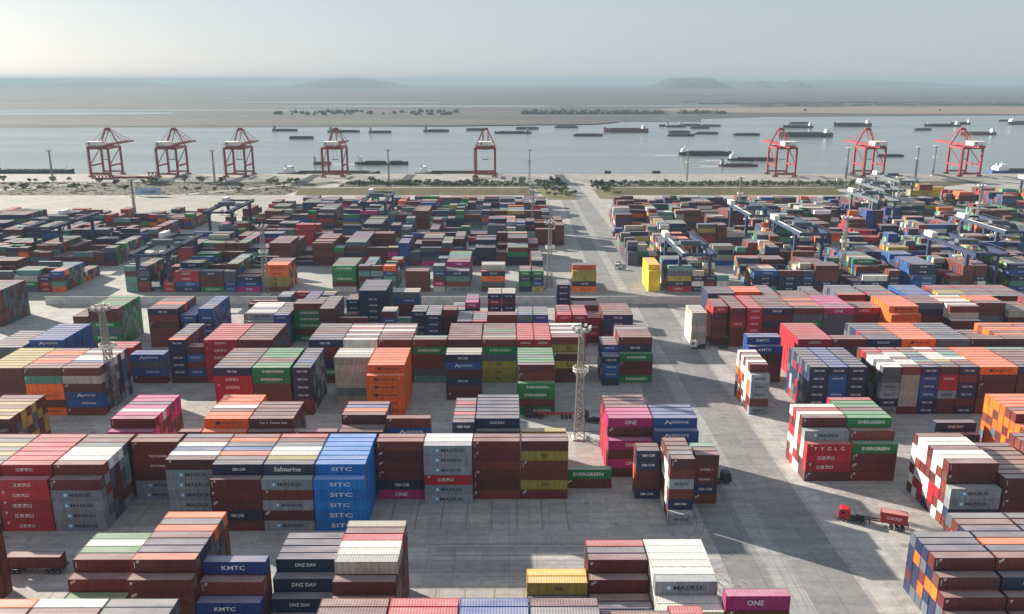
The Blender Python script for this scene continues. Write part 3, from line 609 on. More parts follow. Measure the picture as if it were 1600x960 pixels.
NEAR=set(rank[:300])
print('containers',len(boxes),'smallest individual',cnt[rank[299]],'visible',int((cnt>0).sum()))
CD=.0
def shade(code,r):
    c=s2l(PAINT[code]); k=r.uniform(.78,1.18)
    if code=='M':
        hsh=r.random()
        c=s2l([(98,36,34),(108,44,32),(86,38,38),(116,48,36),(94,30,36)][int(hsh*5)])
    return tuple(max(0,min(1,v*k*r.uniform(.94,1.06))) for v in c)+(1,)
# detailed parts, shared between copies
def wave(n,pitch,depth):
    pts=[]; k=int(n/pitch); s=n/k
    for i in range(k):
        a=i*s; pts+=[(a,0),(a+s*.25,0),(a+s*.5,depth),(a+s*.75,depth)]
    pts.append((n,0)); return pts
def container_meshes(L,H):
    W_=2.438; d={}
    p=.16; m=MB()
    for x in (-L/2,L/2-p):
        for y in (-W_/2,W_/2-p): m.box(x,y,.0,x+p,y+p,H)
    for y in (-W_/2,W_/2-.1):
        m.box(-L/2+p,y,.02,L/2-p,y+.1,.18); m.box(-L/2+p,y,H-.1,L/2-p,y+.1,H-.01)
    for x in (-L/2,L/2-.1):
        m.box(x,-W_/2+p,.02,x+.1,W_/2-p,.2); m.box(x,-W_/2+p,H-.14,x+.1,W_/2-p,H-.01)
    for x in (-L/2-.01,L/2-.17):
        for y in (-W_/2-.01,W_/2-.17):
            m.box(x,y,H-.12,x+.18,y+.18,H+.012); m.box(x,y,-.0,x+.18,y+.18,.12)
    d['frame']=m.mesh('frame',M_PAINT)
    m=MB(); w=wave(L-2*p,.42,.045)
    for s,y in ((1,-W_/2+.03),(-1,W_/2-.03)):
        for (a,da),(b_,db) in zip(w,w[1:]):
            q=[(-L/2+p+a,y+s*da,.18),(-L/2+p+b_,y+s*db,.18),(-L/2+p+b_,y+s*db,H-.1),(-L/2+p+a,y+s*da,H-.1)]
            if s<0: q=q[::-1]
            m.quad(*q)
    w=wave(W_-2*p,.35,.045); x=L/2-.03
    for (a,da),(b_,db) in zip(w,w[1:]):
        m.quad((x-da,-W_/2+p+a,.2),(x-db,-W_/2+p+b_,.2),(x-db,-W_/2+p+b_,H-.14),(x-da,-W_/2+p+a,H-.14))
    d['wall']=m.mesh('wall_panel',M_PAINT)
    m=MB(); w=wave(L-.3,.5,.02)
    for (a,da),(b_,db) in zip(w,w[1:]):
        m.quad((-L/2+.15+a,-W_/2+.08,H-.02-da),(-L/2+.15+b_,-W_/2+.08,H-.02-db),(-L/2+.15+b_,W_/2-.08,H-.02-db),(-L/2+.15+a,W_/2-.08,H-.02-da))
    d['roof']=m.mesh('roof',M_ROOF)
    for n,(ya,yb) in (('doorl',(-W_/2+p+.01,-.01)),('doorr',(.01,W_/2-p-.01))):
        m=MB(); m.box(-L/2+.02,ya,.2,-L/2+.07,yb,H-.15)
        for f in (.28,.72):
            y=ya+(yb-ya)*f; m.bar((-L/2-.005,y,.14),(-L/2-.005,y,H-.1),.022,1); m.box(-L/2-.03,y-.16,1.05,-L/2+.0,y+.16,1.13,1)
        d[n]=m.mesh('door',[M_PAINT,M_STEEL])
    return d
CM={}
def text_mesh(txt,size,width,mat):
    cu=bpy.data.curves.new('lettering','FONT'); cu.body=txt; cu.size=size; cu.align_x='CENTER'; cu.align_y='CENTER'; cu.resolution_u=2
    cu.extrude=.008; cu.offset=.012*size
    o=bpy.data.objects.new('lettering_curve',cu); COL.objects.link(o)
    bpy.context.view_layer.update()
    dg=bpy.context.evaluated_depsgraph_get(); me=bpy.data.meshes.new_from_object(o.evaluated_get(dg))
    bpy.data.objects.remove(o); bpy.data.curves.remove(cu)
    n=len(me.vertices); co=np.empty(n*3,np.float32); me.vertices.foreach_get('co',co); co=co.reshape(-1,3)
    if n:
        w0=co[:,0].max()-co[:,0].min(); k=width/max(w0,.01); cx=(co[:,0].max()+co[:,0].min())/2; cyy=(co[:,1].max()+co[:,1].min())/2
        h0=co[:,1].max()-co[:,1].min(); ky=size/max(h0,.01)
        out=np.stack(((co[:,0]-cx)*k,-co[:,2],(co[:,1]-cyy)*ky),-1)
        me.vertices.foreach_set('co',out.astype(np.float32).ravel())
    me.materials.clear(); me.materials.append(mat); me.update(); me.name='lettering'
    return me
LM={}
def logo_for(code,short=False):
    key=(code,short)
    if key not in LM:
        t,sz,dark,wd,cx,em=LOGO[code]
        mat=M_DARK if dark else M_WHITE
        wd2=min(wd,3.4) if short else wd; sz2=sz*.8 if short else sz
        me=text_mesh(t,sz2,wd2,mat)
        e=None
        if em and not short:
            m=MB()
            if em=='s':
                m.box(-.62,-.012,-.62,.62,.01,.62,0)
                st=[]
                for i in range(14):
                    a=math.pi*2*i/14; rr=.5 if i%2==0 else .24; st.append((math.sin(a)*rr,-.02,math.cos(a)*rr))
                for i in range(14): m.quad((0,-.02,0),st[i],st[(i+1)%14],(0,-.02,0),1)
                m.f=[(a,b_,c_) if len(set(m.v[k] for k in (a,d_)))==1 else (a,b_,c_,d_) for (a,b_,c_,d_) in m.f]
                e=m.mesh('emblem',[M_STAR,M_WHITE])
            elif em=='q': m.box(-.6,-.012,-.45,.6,.01,.45); e=m.mesh('emblem',[M_DARK])
            else:
                m.bar((-.7,0,-.45),(0,0,.55),.14); m.bar((0,0,.4),(.9,0,-.45),.14); e=m.mesh('emblem',[M_WHITE])
        LM[key]=(me,e,wd2,cx)
    return LM[key]
m=MB(); m.box(0,-.012,0,.55,.01,.2); m.box(0,-.012,-.32,.4,.01,-.16); M_MARKS=m.mesh('markings',M_WHITE)
m=MB()
for k in range(4): m.box(0,-.012,-.35*k,.16,.01,-.35*k+.2)
M_MARKV=m.mesh('markings',M_WHITE)
used={}
TW={1:'topmost',2:'second from top',3:'third from top',4:'fourth from top',5:'fifth from top',6:'sixth from top',7:'seventh from top'}
RW={1:'front row',2:'second row',3:'third row',4:'fourth row',5:'fifth row',6:'sixth row',7:'seventh row',8:'eighth row',9:'ninth row',10:'tenth row',11:'eleventh row'}
missing=set()
for i in sorted(NEAR,key=lambda i:-cnt[i]):
    b=boxes[i]; r=random.Random(i*17+3); L,H=b['L'],round(b['H'],2)
    key=(L,H)
    if key not in CM: CM[key]=container_meshes(L,H)
    cm=CM[key]; cxx=b['x']+L/2; cyy=b['y']+1.22
    flip=r.random()<.5
    o=empty('shipping_container',(cxx,cyy,b['z']))
    col=shade(b['code'],r)
    rcol=shade(b['roofc'],r) if (b['roofc'] and b['roofc']!=b['code'] and b['roofc']!='.') else col
    if rcol is not col and b['front'] and b['own']: rcol=tuple(.35*a+.65*c for a,c in zip(col,rcol))
    for nm,k in (('wall_panel','wall'),('frame','frame'),('door','doorl'),('door','doorr')):
        p=ob(nm,cm[k],o,color=col)
        if flip: p.rotation_euler=(0,0,math.pi)
    ob('roof',cm['roof'],o,color=rcol)
    lettered=False
    if b['front']:
        if b['code'] in LOGO and (b['own'] or r.random()<.5):
            lme,e,wd,cf=logo_for(b['code'],L<7); lettered=True
            jx=r.uniform(-.5,.4) if L>7 else 0; ks=r.uniform(.86,1.06); lo=ob('lettering',lme,o,loc=((cf-.5)*L+jx if L>7 else 0,-1.212,H*.52)); lo.scale=(ks,1,ks)
            if e: ob('emblem',e,o,loc=((cf-.5)*L+jx-wd*ks/2-.95,-1.216,H*.52))
        elif r.random()<.7: ob('lettering',M_MARKV if r.random()<.6 else M_MARKS,o,loc=(-L/2+.5,-1.212,H*.72))
        if b['code'] in 'RZUM' and r.random()<.6: ob('marking',M_MARKS,o,loc=(-L/2+1.0,-1.214,H*.84))
    nm=CNAME[b['code']]
    desc=b['desc']
    if desc=='x': missing.add((b['bl'],round(b['x'])))
    lab='%s%s container, %s, %s, %s'%('lettered ' if lettered else '',nm,TW[b['tt']],RW[b['row']],desc)
    if len(lab.split())>16: print('LONG',lab)
    if lab in used: print('DUP',lab)
    used[lab]=1
    tag(o,lab,'shipping container','shipping containers stacked in the yard')
print('missing desc',sorted(missing))
# the rest of the containers as one mass
def bulk_template():
    # unit box with framed, sunk panels: returns verts (unit, plus inset in metres), faces, roof flag
    V=[];Fc=[];flag=[]
    def panel(o,u,v,n,isroof):
        # o corner, u,v unit axis vectors, n inward
        k=len(V)
        for (a,b_) in ((0,0),(1,0),(1,1),(0,1)): V.append((o,u,v,n,a,b_,0,0))
        for (a,b_) in ((0,0),(1,0),(1,1),(0,1)): V.append((o,u,v,n,a,b_,1,0))
        for (a,b_) in ((0,0),(1,0),(1,1),(0,1)): V.append((o,u,v,n,a,b_,1,1))
        for j in range(4):
            j2=(j+1)%4
            Fc.append((k+j,k+j2,k+4+j2,k+4+j)); flag.append(0)
            Fc.append((k+4+j,k+4+j2,k+8+j2,k+8+j)); flag.append(0)
        Fc.append((k+8,k+9,k+10,k+11)); flag.append(1 if isroof else 0)
    panel((0,0,0),(1,0,0),(0,0,1),(0,1,0),False)
    panel((1,0,0),(0,1,0),(0,0,1),(-1,0,0),False)
    panel((1,1,0),(-1,0,0),(0,0,1),(0,-1,0),False)
    panel((0,1,0),(0,-1,0),(0,0,1),(1,0,0),False)
    panel((0,0,1),(1,0,0),(0,1,0),(0,0,-1),True)
    return V,Fc,flag
TV,TF,TFL=bulk_template()
def inst(x,y,z,L,W_,H):
    S=np.array((L,W_,H)); out=np.empty((len(TV),3))
    for k,(o,u,v,n,a,b_,ins,dep) in enumerate(TV):
        o=np.array(o)*S; u=np.array(u); v=np.array(v); n=np.array(n)
        lu=abs(u@S); lv=abs(v@S); g=.12
        pa=a*lu+(g if a==0 else -g)*ins; pb=b_*lv+(g if b_==0 else -g)*ins
        out[k]=o+u*pa+v*pb+n*(.045*dep)
    return out+np.array((x,y,z))
cache={}
rest=[i for i in range(len(boxes)) if i not in NEAR]
nv=len(TV); nf=len(TF)
VV=np.empty((len(rest)*nv,3),np.float32); CC=np.ones((len(rest)*nv,4),np.float32)
tf=np.array(TF)
FFa=np.empty((len(rest)*nf,4),np.int64); MI=np.empty(len(rest)*nf,np.int32)
for n,i in enumerate(rest):
    b=boxes[i]; r=random.Random(i*17+3); key=(b['L'],round(b['H'],2))
    if key not in cache: cache[key]=inst(0,0,0,b['L'],2.438,b['H'])
    VV[n*nv:(n+1)*nv]=cache[key]+np.array((b['x'],b['y'],b['z']))
    col=shade(b['code'],r); CC[n*nv:(n+1)*nv]=col
    if b['roofc']:
        rcol=shade(b['roofc'],r); CC[(n+1)*nv-12:(n+1)*nv]=rcol
    FFa[n*nf:(n+1)*nf]=tf+n*nv; MI[n*nf:(n+1)*nf]=TFL
me=bpy.data.meshes.new('stacked_containers')
me.vertices.add(len(VV)); me.vertices.foreach_set('co',VV.ravel())
me.loops.add(FFa.size); me.loops.foreach_set('vertex_index',FFa.ravel().astype(np.int32))
me.polygons.add(len(FFa)); me.polygons.foreach_set('loop_start',(np.arange(len(FFa))*4).astype(np.int32))
me.polygons.foreach_set('material_index',MI)
at=me.color_attributes.new('paint','FLOAT_COLOR','POINT'); at.data.foreach_set('color',CC.ravel())
me.materials.append(M_BPAINT); me.materials.append(M_BROOF)
me.polygons.foreach_set('use_smooth',np.zeros(len(FFa),bool)); me.update(calc_edges=True); me.validate()
bulk=ob('stacked_containers',me)
tag(bulk,'mass of many coloured shipping containers stacked across the far yard','container stacks',kind='stuff')
# lettering on the mass, one more piece of it
TVs=[];TFs=[];TM=[];off=0
def addmesh(me,loc,mi):
    global off
    n=len(me.vertices); co=np.empty(n*3,np.float32); me.vertices.foreach_get('co',co); TVs.append(co.reshape(-1,3)+np.array(loc,np.float32))
    for p in me.polygons: TFs.append(tuple(v+off for v in p.vertices)); TM.append(mi)
    off+=n
for i in rest:
    b=boxes[i]
    if not b['front'] or cnt[i]<6 or b['y']>470: continue
    r=random.Random(i)
    if b['code'] in LOGO and b['code'] not in 'QFVZ' and r.random()<(.9 if b['own'] else .5):
        lme,e,wd,cf=logo_for(b['code'],b['L']<7)
        if len(lme.vertices)>900: continue
        addmesh(lme,(b['x']+(cf if b['L']>7 else .5)*b['L'],b['y']-.004,b['z']+b['H']*.52),1 if LOGO[b['code']][2] else 0)
if TVs:
    V_=np.concatenate(TVs); me=bpy.data.meshes.new('lettering'); me.from_pydata(V_.tolist(),[],TFs); me.materials.append(M_WHITE); me.materials.append(M_DARK)
    me.polygons.foreach_set('material_index',TM); me.update(); o=ob('lettering',me,bulk); tag(o,kind='stuff')
    print('lettering verts',len(V_))
# ---------------------------------------------------------------- steelwork materials
M_RED=simple('crane_red_paint',(142,28,36),.5,var=.2,scale=.2); M_BLUE=simple('gantry_blue_paint',(24,38,76),.5,var=.2,scale=.3)
M_TEAL=simple('gantry_teal_paint',(28,52,84),.5,var=.2,scale=.3); M_GREYP=simple('grey_steel_paint',(140,144,150),.5,var=.25,scale=.4)
M_GANG=simple('weathered_gantry_grey',(88,96,108),.5,var=.3,scale=.4); M_HOUSE=simple('machine_house_white',(224,222,214),.5,var=.1); M_WALL=simple('wall_concrete',(206,204,198),.85,var=.25,scale=.3)
M_HULL=simple('hull_black',(36,38,44),.5,var=.3,scale=.1); M_HRED=simple('hull_red',(118,48,48),.5,var=.3,scale=.1); M_HBLUE=simple('hull_blue',(28,74,140),.5,var=.2,scale=.1)
M_DECK=simple('deck_grey',(92,92,88),.8,var=.3,scale=.2); M_CARGO=simple('cargo_dark',(66,62,60),.9,var=.4,scale=.3); M_SUPER=simple('superstructure_white',(232,232,228),.5,var=.08)
M_MAST=simple('mast_steel',(132,133,132),.5,.2)
M_GREEND=simple('deck_green',(62,82,66),.8,var=.3,scale=.2)
def part(root,name,mbx,mats,**k): return mbx.build(name,mats,root)

# ---------------------------------------------------------------- perimeter wall
wall=empty('perimeter_wall',(-60,393,0)); tag(wall,'long low grey concrete wall crossing the yard beyond the near stacks','wall')
x=-226
while x<300:
    if not (48<x<0):
        m=MB(); m.box(x+60.3,0,0,x+71.8,.35,3.9); m.box(x+60.3,-.06,3.9,x+71.8,.41,4.05); part(wall,'panel',m,M_WALL)
        m=MB(); m.box(x+59.82,-.12,0,x+60.28,.47,4.2); part(wall,'post',m,M_WALL)
    x+=12
# ---------------------------------------------------------------- lattice light masts
def lattice(m,h0,h1,w0,w1,n,r=.09):
    for s in range(n):
        a=s/n;b_=(s+1)/n; za=h0+(h1-h0)*a; zb=h0+(h1-h0)*b_; wa=w0+(w1-w0)*a; wb=w0+(w1-w0)*b_
        ca=[(-wa,-wa,za),(wa,-wa,za),(wa,wa,za),(-wa,wa,za)]; cb=[(-wb,-wb,zb),(wb,-wb,zb),(wb,wb,zb),(-wb,wb,zb)]
        for k in range(4):
            k2=(k+1)%4
            m.bar(ca[k],cb[k],r*1.5); m.bar(ca[k],cb[k2],r); m.bar(ca[k2],cb[k],r); m.bar(cb[k],cb[k2],r)
def ring(m,z,rad,n=20,r=.09,h=1.0):
    for k in range(n):
        a=2*math.pi*k/n;b_=2*math.pi*(k+1)/n
        p=(math.cos(a)*rad,math.sin(a)*rad,z);q=(math.cos(b_)*rad,math.sin(b_)*rad,z)
        m.bar(p,q,r); m.bar((p[0],p[1],z+h),(q[0],q[1],z+h),r); m.bar(p,(p[0],p[1],z+h),r*.7)
        if k%2==0: m.bar((p[0]*.35,p[1]*.35,z),p,r)
def make_mast(h,detail=True):
    root=empty('light_mast',(0,0,0))
    m=MB(); m.box(-2.1,-2.1,0,2.1,2.1,.5); part(root,'base',m,M_WALL)
    m=MB(); lattice(m,.5,h*.62,1.5 if detail else .8,.95 if detail else .6,9 if detail else 5,.075 if detail else .09); lattice(m,h*.62,h-1,.9 if detail else .55,.65 if detail else .45,6 if detail else 3,.07 if detail else .09); part(root,'lattice_tower',m,M_MAST)
    m=MB(); ring(m,h*.62,2.3); 
    for k in range(8):
        a=2*math.pi*k/8; m.bar((math.cos(a)*1.0,math.sin(a)*1.0,h*.62-2.2),(math.cos(a)*2.2,math.sin(a)*2.2,h*.62),.07)
    part(root,'platform',m,M_HOUSE)
    m=MB(); ring(m,h-1,2.6,16,.1,.9); part(root,'lamp_ring',m,M_MAST)
    for k in range(8):
        a=2*math.pi*k/8+.2; m=MB(); c,s=math.cos(a)*2.7,math.sin(a)*2.7
        m.box(c-.35,s-.35,h-.4,c+.35,s+.35,h+.35); part(root,'floodlight',m,[M_HOUSE])
    m=MB(); m.bar((0,0,h-1),(0,0,h+2.2),.05); part(root,'lightning_rod',m,M_STEEL)
    return root
mast0=make_mast(35.5); mast1=make_mast(34,False)
MASTS=[(21.4,235.4,0,'tall lattice light mast standing alone between stacks near the centre'),
 (-131.4,259,0,'lattice light mast beside the pale roofed bay on the left'),
 (-124.2,413.5,0,'light mast in front of the orange stack beyond the wall'),
 (21.1,424,0,'light mast at the road edge beyond the long wall'),
 (180.5,440.5,0,'light mast among gantries right of the main road'),
 (-284.5,630,1,'light mast on the pale empty apron'),(17.1,601,1,'light mast in front of the far container rows, centre'),
 (-489,898,1,'leftmost light mast by the river'),(-315.5,897,1,'light mast by the river left of the third red crane'),
 (190.6,896,1,'light mast by the river left of the barges'),(178.6,643,1,'light mast behind the blue gantries, right'),
 (373,925,1,'light mast left of the seventh red crane'),(455.7,937,1,'thin light mast between the last two red cranes'),(485,957,1,'light mast touching the rightmost red crane'),
 (300,640,1,'light mast beside the far right gantry group'),(-130,905,1,'light mast on the quay right of the fourth crane'),(22,905,1,'light mast on the quay right of the central crane'),
 (335,590,1,'light mast standing among the far right stacks')]
first=[True,True]
for x,y,k,lab in MASTS:
    src=(mast0,mast1)[k]
    if first[k]: o=src; first[k]=False
    else: o=copy_tree(src)
    o.location=(x,y,0); tag(o,lab,'light mast','lattice light masts')

# ---------------------------------------------------------------- ship to shore cranes
def make_sts():
    r=empty('quay_crane',(0,0,0)); B=lambda nm,m,mat=M_RED: part(r,nm,m,mat)
    hw=11.0; g=30.0
    for x in (-hw,hw):
        for y in (0,g):
            m=MB(); m.box(x-1,y-1,3,x+1,y+1,33); B('leg',m)
            m=MB(); m.box(x-3.2,y-.7,.9,x+3.2,y+.7,2.2); 
            for k in range(4): m.bar((x-2.6+k*1.7,y-.5,.55),(x-2.6+k*1.7,y+.5,.55),.5,1,None,10)
            m.box(x-1,y-.6,2.2,x+1,y+.6,3); B('bogie',m,[M_RED,M_RUBBER])
        m=MB(); m.box(x-.6,.8,12,x+.6,g-.8,13.8); B('portal_beam',m)
        m=MB(); m.bar((x,1,14),(x,g-1,31),.35); B('diagonal_brace',m)
        m=MB(); m.box(x-.7,.8,31,x+.7,g-.8,33.2); B('upper_beam',m)
    for y in (0,g):
        m=MB(); m.box(-hw+.8,y-.6,3,hw-.8,y+.6,4.8); B('sill_beam',m)
        m=MB(); m.box(-hw+.8,y-.7,31,hw-.8,y+.7,33.3); B('cross_beam',m)
    m=MB()
    for x in (-3.2,3.2): m.box(x-.6,-18,33.4,x+.6,g+1,35.6)
    for y in (-18,-6,6,18,g): m.box(-2.6,y,33.8,2.6,y+.8,34.8)
    B('girder',m)
    m=MB()
    for x in (-3.0,3.0): m.box(x-.5,g+1.2,33.8,x+.5,g+55,35.6)
    for k in range(10): m.box(-2.5,g+4+k*5.5,34,2.5,g+4.6+k*5.5,34.8)
    B('boom',m)
    m=MB()
    for x in (-1,1):
        m.bar((x*hw*.95,g,33.3),(x*2.6,g-2,51),.55); m.bar((x*3.2,8,35.6),(x*2.6,g-3,51),.32)
    m.box(-3.4,g-4,50.4,3.4,g,52.2); m.box(-2.2,g-3.4,52.2,2.2,g-.6,53.2); B('apex_frame',m)
    for x in (-3,3):
        m=MB(); m.bar((x,g-1,51.5),(x,g+24,35.6),.16); m.bar((x,g-1,51.5),(x,g+48,35.6),.2); B('forestay',m)
        m=MB(); m.bar((x,g-3,51.5),(x,-14,35.8),.16); B('backstay',m)
    m=MB(); m.box(-7,-12,35.7,7,4,39.6); m.box(-7.3,-12.3,39.6,7.3,4.3,40.0); h=B('machinery_house',m,M_HOUSE)
    m=MB(); m.bar((-3.5,-12.04,38.2),(-3.5,-12.1,38.2),1.1,0,None,16); m.build('emblem',M_BLUE,h)
    m=MB(); m.box(-2.8,14,31.2,2.8,19,33.2); B('trolley',m,M_BLACK)
    m=MB(); m.box(-1.4,19.2,29,1.4,22,32); B('operator_cab',m,[M_HOUSE])
    m=MB(); m.box(-3.6,15,18.2,3.6,17.4,18.9); 
    for x in (-2.6,2.6):
        for y in (15.3,17.1): m.bar((x,y,18.8),(x*.5,y,31.3),.06)
    B('spreader',m,M_BLACK)
    m=MB()
    for k in range(9):
        z=4+k*3.1; m.box(-hw-2.2,-.9,z,-hw-.8,.9,z+.15); m.bar((-hw-2.1,-.8,z),(-hw-2.1,.8,z+3.1),.1); m.bar((-hw-2.2,-.9,z),(-hw-2.2,-.9,z+1.1),.06)
    B('stair_tower',m)
    m=MB(); m.box(hw+.8,-.9,3,hw+2.4,.9,31); B('lift_shaft',m) if False else None
    return r
sts=make_sts()
STS=[(-459,944),(-383,943),(-307,943),(-198,943),(-27,943),(311,943),(411,944),(521,946)]
SL=['leftmost red quay crane, above a moored dark ship','second red quay crane from the left beside red boxes','third red quay crane from the left','fourth red quay crane from the left, boom end on',
 'central red quay crane seen straight from behind','red quay crane right of the barges, brightly lit','seventh red quay crane with white machinery house','rightmost red quay crane by the blue hulled ship']
for k,(x,y) in enumerate(STS):
    o=sts if k==0 else copy_tree(sts)
    o.location=(x,y,0); tag(o,SL[k],'quay crane','red ship to shore cranes')

# ---------------------------------------------------------------- yard gantries
def make_gantry(mat,name='yard_gantry',white=False):  # white: paints a lit sheen along the left girder top
    r=empty(name,(0,0,0)); B=lambda nm,m,mt=mat: part(r,nm,m,mt)
    w_=15.5; s=40.0; z=21.0
    for y in (0,s):
        for x in (0,w_):
            m=MB(); m.box(x-.8,y-.9,2.9,x+.8,y+.9,z-1.3); B('leg',m)
            m=MB(); m.box(x-1.8,y-.5,.7,x+1.8,y+.5,1.5)
            for k in range(3): m.bar((x-1.3+1.3*k,y-.3,.45),(x-1.3+1.3*k,y+.3,.45),.42,1,None,8)
            B('bogie',m,[mat,M_RUBBER])
        m=MB(); m.box(-2,y-.55,1.5,w_+2,y+.55,2.9); B('sill_beam',m)
        m=MB(); m.box(.55,y-.5,z-2.2,w_-.55,y+.5,z-.9); B('cross_beam',m)
        m=MB(); m.box(w_*.42,y-1.6,2.9,w_*.42+4,y-.6,5.4); B('electrical_cabinet',m,M_HOUSE)
    for x in (0,w_):
        m=MB(); m.box(x-.9,-9,z-1.3,x+.9,s+9,z+.7,0); m.box(x-.6,-8.8,z+.702,x+.6,s+8.8,z+.8,1); B('girder',m,[mat,M_HOUSE if (x==0 and white) else mat])  # white top strip is sunlit sheen put into the colour, not paintwork
        m=MB()
        for k in range(12):
            y=-9+k*5.2; m.bar((x+1.6,y,z+.7),(x+1.6,y,z+1.8),.05)
        m.bar((x+1.6,-9,z+1.8),(x+1.6,s+8.5,z+1.8),.06); m.box(x+.92,-9,z+.5,x+1.7,s+9,z+.62); B('walkway',m,M_GANG)
        m=MB()
        m.bar((x,s,z-6),(x,s-6,z-1.4),.25); m.bar((x,0,z-6),(x,6,z-1.4),.25); B('knee_brace',m)
    for y in (-9,s+9):
        m=MB(); m.box(.75,y-.4,z-.8,w_-.75,y+.4,z+.4); B('end_beam',m)
    m=MB(); m.box(-2.2,s-6,z+.8,.9,s+3,z+3.6); B('machine_room',m,M_HOUSE)
    ty=random.uniform(6,28)
    m=MB(); m.box(-.6,ty,z+.8,w_+.6,ty+6,z+1.7); m.box(2,ty+1,z+1.7,w_-3,ty+5,z+3.4)
    for k in range(5): m.bar((1+k*3.2,ty,z+1.7),(2+k*3,ty,z+3),.08); m.bar((1+k*3.2,ty+6,z+1.7),(2+k*3,ty+6,z+3),.08)
    B('trolley',m,M_GANG)
    m=MB(); m.box(w_*.25,ty-1.8,z-4.6,w_*.25+2,ty+.2,z-1.9); B('operator_cab',m,M_HOUSE)
    m=MB(); m.box(1.6,ty+2,z-6,13.8,ty+4,z-5.4)
    for x in (4,11.4):
        for y in (ty+2.2,ty+3.8): m.bar((x,y,z-5.4),(x,y,z+.8),.05)
    B('spreader',m,M_HOUSE)
    m=MB()
    for k in range(5):
        zz=2.9+k*3; m.bar((w_+.6,-1.2+(k%2)*2.4,zz),(w_+.6,1.2-(k%2)*2.4,zz+3),.12); m.bar((w_+.9,-1.2+(k%2)*2.4,zz+1),(w_+.9,1.2-(k%2)*2.4,zz+4),.05)
    B('stair',m,M_GREYP)
    return r
gb=make_gantry(M_BLUE); gt=make_gantry(M_TEAL,white=True); gg=make_gantry(M_GANG)
GAN=[(-191,419.5,gb,'blue gantry crane standing at the empty road, left'),(-203,560,gb,'blue gantry crane on the edge of the pale apron'),
 (-288,500,gb,'blue gantry crane over the left patch of stacks'),(-372,500,gb,'blue gantry crane half hidden at the left edge'),
 (-430,622,gb,'blue gantry crane at the far left edge of frame'),(-106,606,gb,'blue gantry crane in the far middle field'),
 (88,419.5,gt,'blue gantry crane beside the bright yellow stack'),(157,545,gt,'upper of the twin gantries with painted sheen on top, right'),(167,478,gt,'lower of the twin gantries with painted sheen on top, right'),
 (236,419.5,gb,'blue gantry crane at the right above the pale bay'),(288,484,gt,'blue gantry crane near the right frame edge'),(268,610,gg,'grey gantry crane in the far right cluster, nearest'),
 (300,672,gg,'grey gantry crane in the far right cluster, middle'),(340,735,gg,'grey gantry crane in the far right cluster, farthest'), (455,700,gb,'gantry crane in the detached far right yard')]
done=set()
for x,y,src,lab in GAN:
    if id(src) in done or src.name in done: o=copy_tree(src)
    else: o=src; done.add(src.name)
    o.location=(x,y,0); tag(o,lab,'gantry crane','yard gantry cranes over the stacks')

# ---------------------------------------------------------------- lorries
M_LRED=simple('lorry_red',(190,26,40),.4,var=.1); M_LWHITE=simple('lorry_white',(222,222,220),.4,var=.1); M_LBLUE=simple('lorry_dark',(50,44,52),.5,var=.2)
def make_lorry(mat,chassis=M_BLACK):
    r=empty('container_lorry',(0,0,0))
    m=MB(); v=m
    prof=[(0,.75),(0,1.9),(.25,3.0),(.55,3.25),(2.2,3.3),(2.2,.75)]
    n=len(prof)
    for s in (-1.2,1.2): m.v+=[(x,s,z) for x,z in prof]
    m.f.append(tuple(range(n))); m.m.append(0); m.f.append(tuple(range(n,2*n))[::-1]); m.m.append(0)
    for k in range(n):
        k2=(k+1)%n; m.f.append((k,n+k,n+k2,k2)); m.m.append(0)
    m.box(2.2,-1.0,1.0,2.7,1.0,2.9,0)
    cab=part(r,'cab',m,mat)
    m=MB(); m.quad((-.02,-1.05,1.98),(-.02,1.05,1.98),(.2,1.05,2.95),(.2,-1.05,2.95)); m.build('windscreen',M_GLASS,cab)
    for s in (-1.21,1.21): m=MB(); m.box(.5,min(s,s*.995),1.95,1.5,max(s,s*.995),2.75); m.build('side_window',M_GLASS,cab)
    m=MB(); m.box(.3,-.45,.7,6.2,.45,1.05); m.box(4.2,-1.0,1.05,5.8,1.0,1.2); m.box(2.9,-1.2,.5,4.0,-.6,1.0); m.box(2.9,.6,.5,4.0,1.2,1.0); part(r,'tractor_chassis',m,M_BLACK)
    m=MB()
    for y in (-.6,.6): m.box(4.0,y-.1,1.2,16,y+.1,1.5)
    for x in (4.0,7,10,13,15.8): m.box(x,-1.2,1.25,x+.25,1.2,1.48)
    m.box(7.2,-.9,.3,7.4,-.6,1.2); m.box(7.2,.6,.3,7.4,.9,1.2); part(r,'trailer',m,chassis)
    for x in (1.2,4.6,5.8,12.2,13.5,14.8):
        for y in (-1.15,1.15):
            m=MB(); m.bar((x,y-.2,.5),(x,y+.2,.5),.5,0,None,14); m.bar((x,y-.22,.5),(x,y+.22,.5),.22,1,None,8); part(r,'wheel',m,[M_RUBBER,M_STEEL])
    for y in (-.95,.95): m=MB(); m.box(-.05,y-.15,.9,.05,y+.15,1.15); m.build('headlight',M_HOUSE,cab)
    return r
def lorry_box(x,y,z,rz,L,code,lab):
    key=(L,2.71)
    if key not in CM: CM[key]=container_meshes(L,2.71)
    cm=CM[key]; o=empty('shipping_container',(x,y,z),rz); col=s2l(PAINT[code])+(1,)
    for nm,k in (('wall_panel','wall'),('frame','frame'),('door','doorl'),('roof','roof')): ob(nm,cm[k],o,color=col)
    if code in LOGO: ob('lettering',logo_for(code,L<7)[0],o,loc=(0,-1.212,1.4))
    tag(o,lab,'shipping container','containers carried on lorries')
    return o
lr=make_lorry(M_LRED); lw=make_lorry(M_LWHITE); lk=make_lorry(M_LBLUE,M_LRED); l2=make_lorry(M_LBLUE)
rz=math.atan2(182-186.6,97-85); lr.location=(82.3,187.0,0); lr.rotation_euler=(0,0,rz)
tag(lr,'red lorry carrying a short red container across the road','lorry','lorries in the yard')
